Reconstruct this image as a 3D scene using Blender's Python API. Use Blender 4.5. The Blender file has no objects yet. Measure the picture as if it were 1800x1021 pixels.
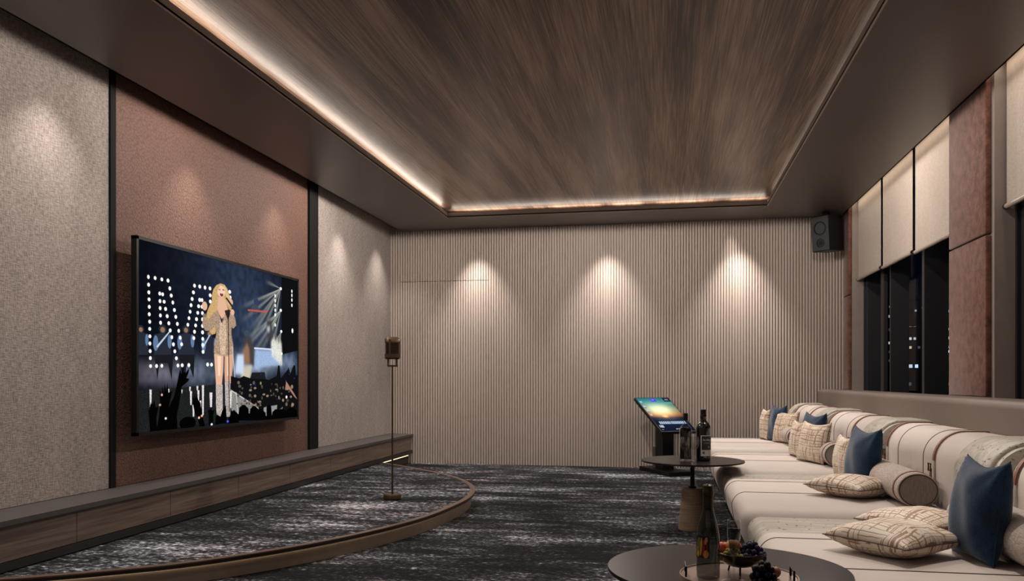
import bpy, bmesh, math, random
import numpy as np
from mathutils import Vector, Matrix

# ------------------------------------------------------------------ camera
SC = bpy.context.scene
FPX = 1447.0
cam_d = bpy.data.cameras.new('camera')
cam = bpy.data.objects.new('camera', cam_d)
SC.collection.objects.link(cam)
cam.location = (0, 0, 1.1)
cam.rotation_euler = (math.pi / 2, 0, math.atan(272 / FPX))
cam_d.sensor_fit = 'HORIZONTAL'
cam_d.sensor_width = 36.0
cam_d.lens = 36.0 * FPX / 1800.0
cam_d.shift_y = (667 - 510.5) / 1800.0
cam_d.clip_start = 0.05
cam_d.clip_end = 1000
SC.camera = cam

# ------------------------------------------------------------------ world, exposure, lights
SC.view_settings.view_transform = 'Standard'
SC.view_settings.look = 'None'
SC.view_settings.gamma = 1
SC.view_settings.use_curve_mapping = False
SC.view_settings.exposure = 0.0
world = bpy.data.worlds.new('night_sky')
SC.world = world
world.use_nodes = True
world.node_tree.nodes['Background'].inputs['Color'].default_value = (0.004, 0.006, 0.022, 1)
world.node_tree.nodes['Background'].inputs['Strength'].default_value = 0.25

WARM = (1.0, 0.80, 0.64)
NEUT = (1.0, 0.89, 0.81)

def area(name, loc, rot, sx, sy, power, color=WARM, spread=math.pi):
    d = bpy.data.lights.new(name, 'AREA')
    d.shape = 'RECTANGLE'; d.size = sx; d.size_y = sy
    d.energy = power; d.color = color; d.spread = spread
    o = bpy.data.objects.new(name, d)
    SC.collection.objects.link(o)
    o.location = loc; o.rotation_euler = rot
    return o

def spot(name, loc, target, power, angle, blend=0.6, color=NEUT, size=0.03):
    d = bpy.data.lights.new(name, 'SPOT')
    d.energy = power; d.color = color; d.spot_size = math.radians(angle)
    d.spot_blend = blend; d.shadow_soft_size = size
    o = bpy.data.objects.new(name, d)
    SC.collection.objects.link(o)
    o.location = loc
    v = Vector(target) - Vector(loc)
    o.rotation_euler = v.to_track_quat('-Z', 'Y').to_euler()
    return o

PI = math.pi
XL, XR, YB, YN, ZC = -3.6, 2.24, 10.45, -1.5, 3.06       # left wall, window plane, far wall, near wall, ceiling
TX0, TX1, TY0, TY1 = -2.6, 1.11, -0.6, 9.635              # the raised wooden tray
# strip lights hidden in the cove round the tray (they shine up at the wood)
area('cove_light_left', (TX0 - 0.075, (TY0 + TY1) / 2, 3.118), (PI, math.radians(42), 0), 0.04, TY1 - TY0, 15, (1.0, 0.84, 0.71))
area('cove_light_right', (TX1 + 0.06, (TY0 + TY1) / 2, 3.128), (PI, math.radians(-20), 0), 0.04, TY1 - TY0, 1.5)
area('cove_light_back', ((TX0 + TX1) / 2, TY1 + 0.20, 3.128), (PI, 0, 0), TX1 - TX0, 0.04, 9, (1.0, 0.84, 0.71))
# slot above the roller blinds
area('blind_slot_light', (2.105, 8.0, 3.17), (0, math.radians(-14), 0), 0.04, 4.3, 5.5)
area('blind_slot_light_near', (2.105, 4.2, 3.17), (0, math.radians(-14), 0), 0.04, 3.3, 4.5)
# narrow downlights that wash the walls
for x in (-2.40, -0.73, 0.86):
    spot('downlight_back', (x, 10.16, 3.04), (x, 10.30, 0.0), 210, 70, 1.0)
for y in (1.1, 2.7, 4.25, 5.75, 7.15, 8.67, 9.9):
    spot('downlight_left', (-3.32, y, 3.04), (-3.44, y, 0.0), 65, 84, 1.0)
# wide spots added under soffit and tray as ambient fill, no fixtures there
for y, k, kr in ((0.6, 0.30, 0.03), (3.0, 0.50, 0.12), (5.4, 0.68, 0.45), (7.8, 0.90, 0.95)):
    spot('fill_spot_wide', (-2.7, y, 3.04), (-2.7, y, 0.0), 90 * k, 180, 0.03, size=0.04)
    spot('fill_spot_wide', (1.30, y, 3.04), (1.30, y, 0.0), 55 * kr, 180, 0.03, size=0.04)
for y, k in ((3.4, 0.13), (5.6, 0.45), (7.8, 0.95)):
    spot('fill_spot_tray', (-0.75, y, 3.05), (-0.75, y, 0.0), 135 * k, 180, 0.03, size=0.04)
# sofa and stage accents
for y in (2.9, 4.8, 6.6, 8.3, 9.6):
    spot('downlight_sofa', (0.75, y + 0.75, 3.03), (1.05, y - 0.1, 0.45), 135, 74, 0.8, size=0.05)
for y in (1.5, 4.0, 6.5, 9.0):
    spot('downlight_stage', (-2.75, y, 3.03), (-2.3, y, 0.1), 60, 95, 0.9, size=0.05)

# ------------------------------------------------------------------ materials
def new_mat(name):
    m = bpy.data.materials.new(name); m.use_nodes = True
    nt = m.node_tree
    return m, nt, nt.nodes['Principled BSDF']

def node(nt, kind, **kw):
    n = nt.nodes.new(kind)
    for k, v in kw.items():
        if k in n.inputs.keys(): n.inputs[k].default_value = v
        else: setattr(n, k, v)
    return n

def coords(nt, scale=(1, 1, 1), rot=(0, 0, 0)):
    tc = nt.nodes.new('ShaderNodeTexCoord')
    mp = nt.nodes.new('ShaderNodeMapping')
    mp.inputs['Scale'].default_value = scale
    mp.inputs['Rotation'].default_value = rot
    nt.links.new(tc.outputs['Object'], mp.inputs['Vector'])
    return mp.outputs['Vector']

def noise(nt, vec, scale, detail=3, rough=0.5):
    n = nt.nodes.new('ShaderNodeTexNoise')
    n.inputs['Scale'].default_value = scale
    n.inputs['Detail'].default_value = detail
    n.inputs['Roughness'].default_value = rough
    nt.links.new(vec, n.inputs['Vector'])
    return n.outputs['Fac']

def ramp(nt, fac, stops, interp='LINEAR'):
    r = nt.nodes.new('ShaderNodeValToRGB')
    r.color_ramp.interpolation = interp
    e = r.color_ramp.elements
    while len(e) < len(stops): e.new(0.5)
    for el, (p, c) in zip(e, stops):
        el.position = p
        el.color = (c[0], c[1], c[2], 1) if len(c) == 3 else c
    nt.links.new(fac, r.inputs['Fac'])
    return r.outputs['Color']

def mth(nt, op, a, b=None, c=None):
    n = nt.nodes.new('ShaderNodeMath'); n.operation = op
    for i, v in enumerate((a, b, c)):
        if v is None: continue
        if isinstance(v, (int, float)): n.inputs[i].default_value = v
        else: nt.links.new(v, n.inputs[i])
    return n.outputs[0]

def mix(nt, fac, a, b, mode='MIX'):
    n = nt.nodes.new('ShaderNodeMix'); n.data_type = 'RGBA'; n.blend_type = mode
    for sock, v in ((n.inputs[0], fac), (n.inputs[6], a), (n.inputs[7], b)):
        if isinstance(v, (int, float)): sock.default_value = v
        elif isinstance(v, tuple): sock.default_value = (v[0], v[1], v[2], 1)
        else: nt.links.new(v, sock)
    return n.outputs[2]

def bump(nt, bsdf, h, strength=0.3, dist=0.01):
    b = nt.nodes.new('ShaderNodeBump')
    b.inputs['Strength'].default_value = strength
    b.inputs['Distance'].default_value = dist
    nt.links.new(h, b.inputs['Height'])
    nt.links.new(b.outputs['Normal'], bsdf.inputs['Normal'])

def plain(name, col, rough=0.5, metal=0.0, var=0.06, coat=0.0, spec=None):
    m, nt, b = new_mat(name)
    v = coords(nt)
    f = noise(nt, v, 14, 3)
    c = ramp(nt, f, [(0.3, tuple(x * (1 - var) for x in col)), (0.7, tuple(min(1, x * (1 + var)) for x in col))])
    nt.links.new(c, b.inputs['Base Color'])
    b.inputs['Roughness'].default_value = rough
    b.inputs['Metallic'].default_value = metal
    b.inputs['Coat Weight'].default_value = coat
    if spec is not None: b.inputs['Specular IOR Level'].default_value = spec
    return m

def emit(name, col, strength):
    m, nt, b = new_mat(name)
    b.inputs['Base Color'].default_value = (0, 0, 0, 1)
    b.inputs['Emission Color'].default_value = (*col, 1)
    b.inputs['Emission Strength'].default_value = strength
    return m

def glass(name, col=(1, 1, 1), rough=0.0, ior=1.45):
    m, nt, b = new_mat(name)
    b.inputs['Base Color'].default_value = (*col, 1)
    b.inputs['Transmission Weight'].default_value = 1
    b.inputs['Roughness'].default_value = rough
    b.inputs['IOR'].default_value = ior
    return m

def thin_glass(name, tint=(1, 1, 1), refl=1.0, rough=0.02):
    """a single sheet: see-through with the mirror sheen of glass"""
    m = bpy.data.materials.new(name); m.use_nodes = True; nt = m.node_tree; nt.nodes.clear()
    out = nt.nodes.new('ShaderNodeOutputMaterial'); mx = nt.nodes.new('ShaderNodeMixShader')
    tr = nt.nodes.new('ShaderNodeBsdfTransparent'); gl = nt.nodes.new('ShaderNodeBsdfGlossy'); fr = nt.nodes.new('ShaderNodeFresnel')
    tr.inputs['Color'].default_value = (*tint, 1); gl.inputs['Roughness'].default_value = rough
    gl.inputs['Color'].default_value = (refl, refl, refl, 1); fr.inputs['IOR'].default_value = 1.5
    geo = nt.nodes.new('ShaderNodeNewGeometry')       # the same sheen seen from either side of the sheet
    nt.links.new(mth(nt, 'MULTIPLY_ADD', geo.outputs['Backfacing'], 1 / 1.5 - 1.5, 1.5), fr.inputs['IOR'])
    nt.links.new(fr.outputs[0], mx.inputs[0]); nt.links.new(tr.outputs[0], mx.inputs[1]); nt.links.new(gl.outputs[0], mx.inputs[2])
    nt.links.new(mx.outputs[0], out.inputs['Surface'])
    return m

def mat_carpet():
    m, nt, b = new_mat('streaked_carpet')
    fine = noise(nt, coords(nt, (0.62, 1.0, 1.0)), 44, 2, 0.7)
    mid = noise(nt, coords(nt, (0.4, 1.6, 1.0)), 5.5, 4, 0.65)
    big = noise(nt, coords(nt, (0.45, 1.1, 1.0)), 1.5, 4, 0.6)
    s = mth(nt, 'MULTIPLY_ADD', fine, 0.62, mth(nt, 'MULTIPLY_ADD', big, 0.50, mth(nt, 'MULTIPLY', mid, 0.42)))
    s = mth(nt, 'SUBTRACT', s, 0.26)
    c = ramp(nt, s, [(0.45, (0.005, 0.006, 0.007)), (0.53, (0.026, 0.027, 0.030)), (0.60, (0.115, 0.120, 0.133)), (0.69, (0.60, 0.63, 0.69))])
    warm = noise(nt, coords(nt, (1, 1, 1)), 0.9, 2)
    c2 = mix(nt, ramp(nt, warm, [(0.4, (0, 0, 0)), (0.6, (1, 1, 1))]), c, mix(nt, 1.0, c, (1.0, 0.93, 0.89), 'MULTIPLY'))
    nt.links.new(c2, b.inputs['Base Color'])
    b.inputs['Roughness'].default_value = 0.95
    b.inputs['Specular IOR Level'].default_value = 0.15
    bump(nt, b, fine, 0.8, 0.02)
    return m

def mat_ceiling_wood():
    m, nt, b = new_mat('walnut_ceiling')
    v = coords(nt, (26, 0.55, 1))
    g = noise(nt, v, 3.2, 6, 0.66)
    v2 = coords(nt, (1, 0.06, 1))
    pl = noise(nt, v2, 5.5, 2, 0.5)
    v3 = coords(nt, (38, 0.45, 1))
    fg = noise(nt, v3, 4, 3, 0.7)
    s = mth(nt, 'MULTIPLY_ADD', g, 0.42, mth(nt, 'MULTIPLY_ADD', pl, 0.52, mth(nt, 'MULTIPLY', fg, 0.34)))
    s = mth(nt, 'SUBTRACT', s, 0.06)
    c = ramp(nt, s, [(0.455, (0.045, 0.028, 0.020)), (0.53, (0.130, 0.080, 0.055)), (0.595, (0.245, 0.160, 0.112)), (0.68, (0.40, 0.28, 0.205))])
    nt.links.new(c, b.inputs['Base Color'])
    b.inputs['Roughness'].default_value = 0.36
    bump(nt, b, fg, 0.25, 0.004)
    return m

def mat_drawer_wood():
    m, nt, b = new_mat('drawer_wood')
    v = coords(nt, (1, 0.8, 22))
    g = noise(nt, v, 2.5, 6, 0.62)
    c = ramp(nt, g, [(0.3, (0.075, 0.052, 0.040)), (0.52, (0.145, 0.103, 0.080)), (0.7, (0.20, 0.148, 0.118))])
    nt.links.new(c, b.inputs['Base Color'])
    b.inputs['Roughness'].default_value = 0.5
    return m

def mat_weave(name, c0, c1, yscale=1, u=(1, 1, 1), size=160, strength=0.5, patch=0.35):
    m, nt, b = new_mat(name)
    w1 = coords(nt, (u[0], u[1] * 0.16, u[2]))
    w2 = coords(nt, (u[0], u[1], u[2] * 0.16))
    n1 = noise(nt, w1, size, 3, 0.6); n2 = noise(nt, w2, size, 3, 0.6)
    s = mth(nt, 'MULTIPLY', mth(nt, 'ADD', n1, n2), 0.5)
    big = noise(nt, coords(nt, (1, 1, 0.4)), 9, 4, 0.6)
    s2 = mth(nt, 'MULTIPLY_ADD', big, patch, mth(nt, 'MULTIPLY', s, 1 - patch))
    c = ramp(nt, s2, [(0.40, c0), (0.60, c1)])
    nt.links.new(c, b.inputs['Base Color'])
    b.inputs['Roughness'].default_value = 0.9
    b.inputs['Specular IOR Level'].default_value = 0.2
    b.inputs['Sheen Weight'].default_value = 0.1
    bump(nt, b, s, strength, 0.006)
    return m

def mat_leather_wall():
    m, nt, b = new_mat('rose_brown_leather')
    v = coords(nt)
    vo = nt.nodes.new('ShaderNodeTexVoronoi'); vo.inputs['Scale'].default_value = 42
    vo.feature = 'DISTANCE_TO_EDGE'
    n = node(nt, 'ShaderNodeTexNoise'); n.inputs['Scale'].default_value = 9; n.inputs['Detail'].default_value = 3
    nt.links.new(v, n.inputs['Vector'])
    off = mix(nt, 0.08, v, n.outputs['Color'])
    nt.links.new(off, vo.inputs['Vector'])
    h = ramp(nt, vo.outputs['Distance'], [(0.0, (0, 0, 0)), (0.16, (1, 1, 1))])
    c = mix(nt, h, (0.088, 0.046, 0.034), (0.142, 0.078, 0.058))
    nt.links.new(c, b.inputs['Base Color'])
    b.inputs['Roughness'].default_value = 0.62
    b.inputs['Specular IOR Level'].default_value = 0.25
    bump(nt, b, h, 0.35, 0.006)
    return m

def mat_velvet(name, c0, c1, scale=18, rough=0.8, sheen=0.5, bscale=240):
    m, nt, b = new_mat(name)
    v = coords(nt)
    a = noise(nt, v, scale, 5, 0.7); f = noise(nt, v, bscale, 2, 0.6)
    s = mth(nt, 'MULTIPLY_ADD', a, 0.6, mth(nt, 'MULTIPLY', f, 0.4))
    c = ramp(nt, s, [(0.40, c0), (0.60, c1)])
    nt.links.new(c, b.inputs['Base Color'])
    b.inputs['Roughness'].default_value = rough
    b.inputs['Sheen Weight'].default_value = sheen
    b.inputs['Sheen Roughness'].default_value = 0.4
    b.inputs['Specular IOR Level'].default_value = 0.2
    bump(nt, b, f, 0.35, 0.003)
    return m

def mat_stone():
    m, nt, b = new_mat('travertine')
    v = coords(nt, (0.7, 7, 6))
    a = noise(nt, v, 5, 6, 0.65)
    c = ramp(nt, a, [(0.3, (0.22, 0.195, 0.155)), (0.5, (0.33, 0.30, 0.25)), (0.68, (0.42, 0.39, 0.335))])
    p = noise(nt, coords(nt, (1, 0.6, 2.2)), 46, 2, 0.5)
    pit = ramp(nt, p, [(0.66, (1, 1, 1)), (0.70, (0.12, 0.09, 0.06))])
    nt.links.new(mix(nt, 1.0, c, pit, 'MULTIPLY'), b.inputs['Base Color'])
    b.inputs['Roughness'].default_value = 0.55
    bump(nt, b, pit, 0.5, 0.004)
    return m

def mat_sketch():
    """cream cushion cloth with a hand drawn copper brown grid"""
    m, nt, b = new_mat('sketched_grid_cloth')
    tc = nt.nodes.new('ShaderNodeUVMap')
    wob = nt.nodes.new('ShaderNodeTexNoise'); wob.inputs['Scale'].default_value = 3.2; wob.inputs['Detail'].default_value = 2
    nt.links.new(tc.outputs[0], wob.inputs['Vector'])
    vec = mix(nt, 0.10, tc.outputs[0], wob.outputs['Color'])
    sep = nt.nodes.new('ShaderNodeSeparateXYZ'); nt.links.new(vec, sep.inputs[0])
    def lines(axis, freq, width, seed):
        # irregularly spaced lines, each broken up along its length
        warp = nt.nodes.new('ShaderNodeTexNoise'); warp.noise_dimensions = '1D'
        warp.inputs['Scale'].default_value = 4; warp.inputs['Detail'].default_value = 1
        nt.links.new(mth(nt, 'ADD', sep.outputs[axis], seed), warp.inputs['W'])
        t = mth(nt, 'MULTIPLY_ADD', sep.outputs[axis], freq, mth(nt, 'MULTIPLY', warp.outputs['Fac'], 3.2))
        fr = mth(nt, 'ABSOLUTE', mth(nt, 'SUBTRACT', mth(nt, 'FRACT', t), 0.5))
        ln = mth(nt, 'LESS_THAN', fr, width)
        brk = nt.nodes.new('ShaderNodeTexNoise'); brk.inputs['Scale'].default_value = 4.5; brk.inputs['Detail'].default_value = 2
        off = nt.nodes.new('ShaderNodeVectorMath'); off.operation = 'ADD'; off.inputs[1].default_value = (seed * 7, seed * 3, seed)
        nt.links.new(vec, off.inputs[0]); nt.links.new(off.outputs[0], brk.inputs['Vector'])
        return mth(nt, 'MULTIPLY', ln, mth(nt, 'GREATER_THAN', brk.outputs['Fac'], 0.45))
    l = mth(nt, 'MAXIMUM', mth(nt, 'MAXIMUM', lines(0, 11, 0.085, 0.0), lines(1, 11, 0.085, 2.3)),
            mth(nt, 'MAXIMUM', lines(0, 15, 0.075, 5.1), lines(1, 17, 0.07, 8.7)))
    blot = nt.nodes.new('ShaderNodeTexNoise'); blot.inputs['Scale'].default_value = 3; blot.inputs['Detail'].default_value = 4
    nt.links.new(tc.outputs[0], blot.inputs['Vector'])
    patch = ramp(nt, blot.outputs['Fac'], [(0.62, (0, 0, 0)), (0.74, (0.35, 0.35, 0.35))])
    base = mix(nt, patch, (0.60, 0.515, 0.41), (0.34, 0.23, 0.14))
    nt.links.new(mix(nt, l, base, (0.24, 0.125, 0.055)), b.inputs['Base Color'])
    b.inputs['Roughness'].default_value = 0.6
    b.inputs['Sheen Weight'].default_value = 0.2
    return m

M = {
    'carpet': mat_carpet(),
    'wood_ceiling': mat_ceiling_wood(),
    'drawer_wood': mat_drawer_wood(),
    'fabric_wall': mat_weave('greige_linen_wallcovering', (0.17, 0.142, 0.126), (0.375, 0.325, 0.298), size=150, strength=0.7, patch=0.12),
    'leather_wall': mat_leather_wall(),
    'copper': mat_velvet('copper_velvet', (0.070, 0.028, 0.019), (0.20, 0.088, 0.062), 14, 0.75, 0.3),
    'slat': plain('taupe_lacquer_ribs', (0.385, 0.325, 0.285), 0.55, var=0.03),
    'soffit': plain('dark_taupe_paint', (0.092, 0.077, 0.068), 0.40, var=0.02),
    'lip': plain('taupe_lip_paint', (0.42, 0.355, 0.31), 0.5, var=0.02),
    'black': plain('black_metal', (0.006, 0.006, 0.006), 0.4, spec=0.2),
    'trim_black': plain('matt_black_trim', (0.010, 0.010, 0.010), 0.8, spec=0.1),
    'charcoal': plain('charcoal_laminate', (0.060, 0.053, 0.051), 0.5),
    'dark_edge': plain('dark_edge', (0.016, 0.014, 0.014), 0.5),
    'taupe_pier': plain('taupe_pier', (0.24, 0.20, 0.175), 0.6),
    'blind': mat_weave('beige_blind_cloth', (0.33, 0.28, 0.235), (0.43, 0.37, 0.315), size=220, strength=0.2, patch=0.15),
    'bar': plain('beige_blind_bar', (0.33, 0.28, 0.24), 0.45),
    'frame': plain('anthracite_window_frame', (0.014, 0.015, 0.017), 0.45),
    'white_leather': mat_velvet('cream_leather', (0.50, 0.44, 0.395), (0.53, 0.47, 0.425), 6, 0.5, 0.05, 300),
    'back_panel': plain('taupe_upholstery', (0.125, 0.098, 0.080), 0.5, var=0.03),
    'thread': plain('brown_piping', (0.07, 0.045, 0.038), 0.6),
    'strap': plain('saddle_leather', (0.19, 0.072, 0.042), 0.45, var=0.15),
    'buckle': plain('dark_buckle', (0.04, 0.03, 0.025), 0.35, metal=0.6),
    'stone': mat_stone(),
    'bolster': mat_weave('woven_bolster_cloth', (0.27, 0.225, 0.19), (0.52, 0.45, 0.40), size=260, strength=0.8, patch=0.1),
    'blue': mat_velvet('blue_velvet', (0.004, 0.016, 0.040), (0.012, 0.042, 0.090), 9, 0.7, 0.30),
    'sketch': mat_sketch(),
    'table_top': plain('smoked_table_top', (0.016, 0.012, 0.011), 0.28, var=0.03, spec=0.10),
    'base_wood': plain('ribbed_oak', (0.30, 0.21, 0.13), 0.5, var=0.1),
    'stage_rim': plain('brown_rim', (0.105, 0.064, 0.045), 0.4),
    'stage_skirt': plain('beige_skirt', (0.32, 0.25, 0.19), 0.5),
    'bronze': plain('aged_bronze', (0.09, 0.055, 0.03), 0.45, metal=0.6, var=0.2),
    'led': emit('warm_led', (1.0, 0.76, 0.52), 5.0),
}

# ------------------------------------------------------------------ mesh helpers
def link(name, me, mat, parent=None, smooth=False):
    o = bpy.data.objects.new(name, me)
    if mat is not None: me.materials.append(mat)
    if smooth:
        for p in me.polygons: p.use_smooth = True
    SC.collection.objects.link(o)
    if parent is not None: o.parent = parent
    return o

def obj(name, verts, faces, mat, parent=None, smooth=False):
    me = bpy.data.meshes.new(name)
    me.from_pydata([tuple(v) for v in verts], [], [tuple(f) for f in faces])
    me.validate(); me.update()
    bm = bmesh.new(); bm.from_mesh(me)
    bmesh.ops.recalc_face_normals(bm, faces=bm.faces)
    bm.to_mesh(me); bm.free()
    return link(name, me, mat, parent, smooth)

def auto_smooth(o, deg=35):
    bm = bmesh.new(); bm.from_mesh(o.data)
    for f in bm.faces: f.smooth = True
    for e in bm.edges:
        e.smooth = not (len(e.link_faces) == 2 and e.calc_face_angle(0) > math.radians(deg))
    bm.to_mesh(o.data); bm.free()
    return o

class Geo:
    """collects shapes of ONE part"""
    def __init__(s): s.v, s.f = [], []
    def add(s, verts, faces):
        n = len(s.v); s.v += [tuple(v) for v in verts]; s.f += [tuple(i + n for i in f) for f in faces]
        return s
    def box(s, x0, x1, y0, y1, z0, z1, b=0.0):
        if b <= 0:
            v = [(x, y, z) for x in (x0, x1) for y in (y0, y1) for z in (z0, z1)]
            return s.add(v, [(0, 1, 3, 2), (4, 6, 7, 5), (0, 4, 5, 1), (2, 3, 7, 6), (0, 2, 6, 4), (1, 5, 7, 3)])
        bm = bmesh.new()
        bmesh.ops.create_cube(bm, size=1)
        for v in bm.verts:
            v.co = Vector(((x0 + x1) / 2 + v.co.x * (x1 - x0), (y0 + y1) / 2 + v.co.y * (y1 - y0), (z0 + z1) / 2 + v.co.z * (z1 - z0)))
        bmesh.ops.bevel(bm, geom=list(bm.edges), offset=b, segments=2, affect='EDGES', profile=0.5)
        bm.verts.index_update()
        s.add([v.co[:] for v in bm.verts], [[v.index for v in f.verts] for f in bm.faces]); bm.free()
        return s
    def tube(s, pts, r, n=8, closed=False, rads=None, cap=True):
        P = [Vector(p) for p in pts]; m = len(P); rings = []
        up = None
        for i, p in enumerate(P):
            a = P[(i - 1) % m] if (closed or i > 0) else p
            c = P[(i + 1) % m] if (closed or i < m - 1) else p
            t = (c - a).normalized() if (c - a).length > 1e-9 else Vector((0, 0, 1))
            if up is None:
                up = Vector((0, 0, 1)) if abs(t.z) < 0.9 else Vector((1, 0, 0))
            side = t.cross(up)
            if side.length < 1e-6: side = t.cross(Vector((1, 0, 0)))
            side.normalize(); up = side.cross(t).normalized()
            rr = rads[i] if rads else r
            rings.append([p + side * math.cos(2 * PI * k / n) * rr + up * math.sin(2 * PI * k / n) * rr for k in range(n)])
        v = [q for R in rings for q in R]; f = []
        for i in range(m if closed else m - 1):
            j = (i + 1) % m
            for k in range(n): f.append((i * n + k, i * n + (k + 1) % n, j * n + (k + 1) % n, j * n + k))
        if not closed and cap:
            f.append(tuple(range(n))); f.append(tuple((m - 1) * n + k for k in range(n)))
        return s.add(v, f)
    def lathe(s, prof, c=(0, 0, 0), n=32, sx=1.0, sy=1.0):
        v, f = [], []
        for (r, z) in prof:
            for k in range(n):
                a = 2 * PI * k / n
                v.append((c[0] + r * sx * math.cos(a), c[1] + r * sy * math.sin(a), c[2] + z))
        for i in range(len(prof) - 1):
            for k in range(n):
                f.append((i * n + k, i * n + (k + 1) % n, (i + 1) * n + (k + 1) % n, (i + 1) * n + k))
        if prof[0][0] > 1e-6: f.append(tuple(range(n)))
        if prof[-1][0] > 1e-6: f.append(tuple((len(prof) - 1) * n + k for k in range(n)))
        return s.add(v, f)
    def ball(s, c, r, n=10, sz=1.0):
        prof = [(max(1e-7, r * math.sin(PI * i / n)), -r * sz * math.cos(PI * i / n)) for i in range(n + 1)]
        prof[0] = (1e-7, -r * sz); prof[-1] = (1e-7, r * sz)
        return s.lathe(prof, c, 2 * n)
    def ribbon(s, pts, normals, wdir, w, t):
        """flat band: pts along it, wdir its width direction"""
        W = Vector(wdir); v, f = [], []
        for p, nn in zip(pts, normals):
            p = Vector(p); nn = Vector(nn)
            v += [p - W * w / 2, p + W * w / 2, p + W * w / 2 + nn * t, p - W * w / 2 + nn * t]
        m = len(pts)
        for i in range(m - 1):
            for k in range(4): f.append((i * 4 + k, i * 4 + (k + 1) % 4, i * 4 + 4 + (k + 1) % 4, i * 4 + 4 + k))
        f += [(0, 1, 2, 3), tuple((m - 1) * 4 + k for k in range(4))]
        return s.add(v, f)
    def build(s, name, mat, parent=None, smooth=False, auto=None):
        bm = bmesh.new()
        me = bpy.data.meshes.new(name)
        me.from_pydata(s.v, [], s.f); me.update()
        bm.from_mesh(me)
        bmesh.ops.remove_doubles(bm, verts=bm.verts, dist=1e-6)
        bmesh.ops.recalc_face_normals(bm, faces=bm.faces)
        bm.to_mesh(me); bm.free()
        o = link(name, me, mat, parent, smooth)
        if auto: auto_smooth(o, auto)
        return o

def tag(o, label=None, cat=None, group=None, kind=None):
    if label: o['label'] = label
    if cat: o['category'] = cat
    if group: o['group'] = group
    if kind: o['kind'] = kind
    return o

def thing(name, label, cat, loc=(0, 0, 0), rotz=0.0, group=None):
    o = bpy.data.objects.new(name, None)
    SC.collection.objects.link(o)
    o.empty_display_size = 0.1
    o.location = loc; o.rotation_euler = (0, 0, rotz)
    return tag(o, label, cat, group)

def dup(root, loc, rotz=0.0, label=None):
    r = root.copy(); SC.collection.objects.link(r)
    r.location = loc; r.rotation_euler = (0, 0, rotz)
    if label: r['label'] = label
    for ch in list(root.children):
        c = ch.copy(); SC.collection.objects.link(c); c.parent = r
        for g in list(ch.children):
            d = g.copy(); SC.collection.objects.link(d); d.parent = c
    return r

def struct(name, geo, mat, parent=None, auto=None):
    o = geo.build(name, mat, parent, auto=auto)
    if parent is None: o['kind'] = 'structure'
    return o

def roundpoly(cs, seg=8):
    """closed 2D loop with rounded corners: (x, z, r)"""
    out = []
    n = len(cs)
    for i, (x, z, r) in enumerate(cs):
        p = Vector((x, z)); a = Vector(cs[i - 1][:2]); b = Vector(cs[(i + 1) % n][:2])
        d1 = (a - p).normalized(); d2 = (b - p).normalized()
        if r <= 0: out.append((x, z)); continue
        ang = d1.angle(d2); t = min(r / math.tan(ang / 2), (a - p).length * 0.49, (b - p).length * 0.49)
        r2 = t * math.tan(ang / 2)
        c = p + (d1 + d2).normalized() * (r2 / math.sin(ang / 2))
        s0 = p + d1 * t - c; s1 = p + d2 * t - c
        a0 = math.atan2(s0.y, s0.x); a1 = math.atan2(s1.y, s1.x)
        da = (a1 - a0 + PI) % (2 * PI) - PI
        for k in range(seg + 1):
            q = a0 + da * k / seg
            out.append((c.x + r2 * math.cos(q), c.y + r2 * math.sin(q)))
    return out

def prof_normals(pr):
    n = len(pr)
    area2 = sum(pr[i][0] * pr[(i + 1) % n][1] - pr[(i + 1) % n][0] * pr[i][1] for i in range(n))
    s = 1 if area2 > 0 else -1
    N = []
    for i in range(n):
        a = Vector(pr[i - 1]); b = Vector(pr[(i + 1) % n]); t = (b - a)
        if t.length < 1e-9: t = Vector((1, 0))
        t.normalize(); N.append(Vector((t.y, -t.x)) * s)
    return N

def loft(pr, stations, name, mat, parent, deg=50):
    """profile in XZ swept along Y; stations = (y, inset)"""
    N = prof_normals(pr); v, f = [], []; n = len(pr)
    for (y, ins) in stations:
        for p, q in zip(pr, N): v.append((p[0] - q.x * ins, y, p[1] - q.y * ins))
    for i in range(len(stations) - 1):
        for k in range(n): f.append((i * n + k, i * n + (k + 1) % n, (i + 1) * n + (k + 1) % n, (i + 1) * n + k))
    f.append(tuple(range(n))); f.append(tuple((len(stations) - 1) * n + k for k in range(n)))
    o = obj(name, v, f, mat, parent)
    return auto_smooth(o, deg)

def end_stations(y0, y1, r, seg=6, mid=()):
    """rounded ends from y0 down to y1; mid = extra (y, inset)"""
    st = [(y0 - r * (1 - math.cos(PI / 2 * k / seg)), r * (1 - math.sin(PI / 2 * k / seg))) for k in range(seg + 1)]
    en = [(y1 + r * (1 - math.cos(PI / 2 * k / seg)), r * (1 - math.sin(PI / 2 * k / seg))) for k in range(seg, -1, -1)]
    return st + sorted(mid, reverse=True) + en

# ------------------------------------------------------------------ room shell
struct('floor', Geo().box(XL - 0.1, 2.7, YN, YB + 0.1, -0.1, 0.0), M['carpet'])
g = Geo()
g.box(XL - 0.2, XL - 0.05, YN, YB + 0.1, 0, 3.5)
struct('wall_left', g, M['lip'])
struct('wall_near', Geo().box(XL - 0.2, 2.7, YN - 0.1, YN, 0, 3.5), M['lip'])
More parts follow.
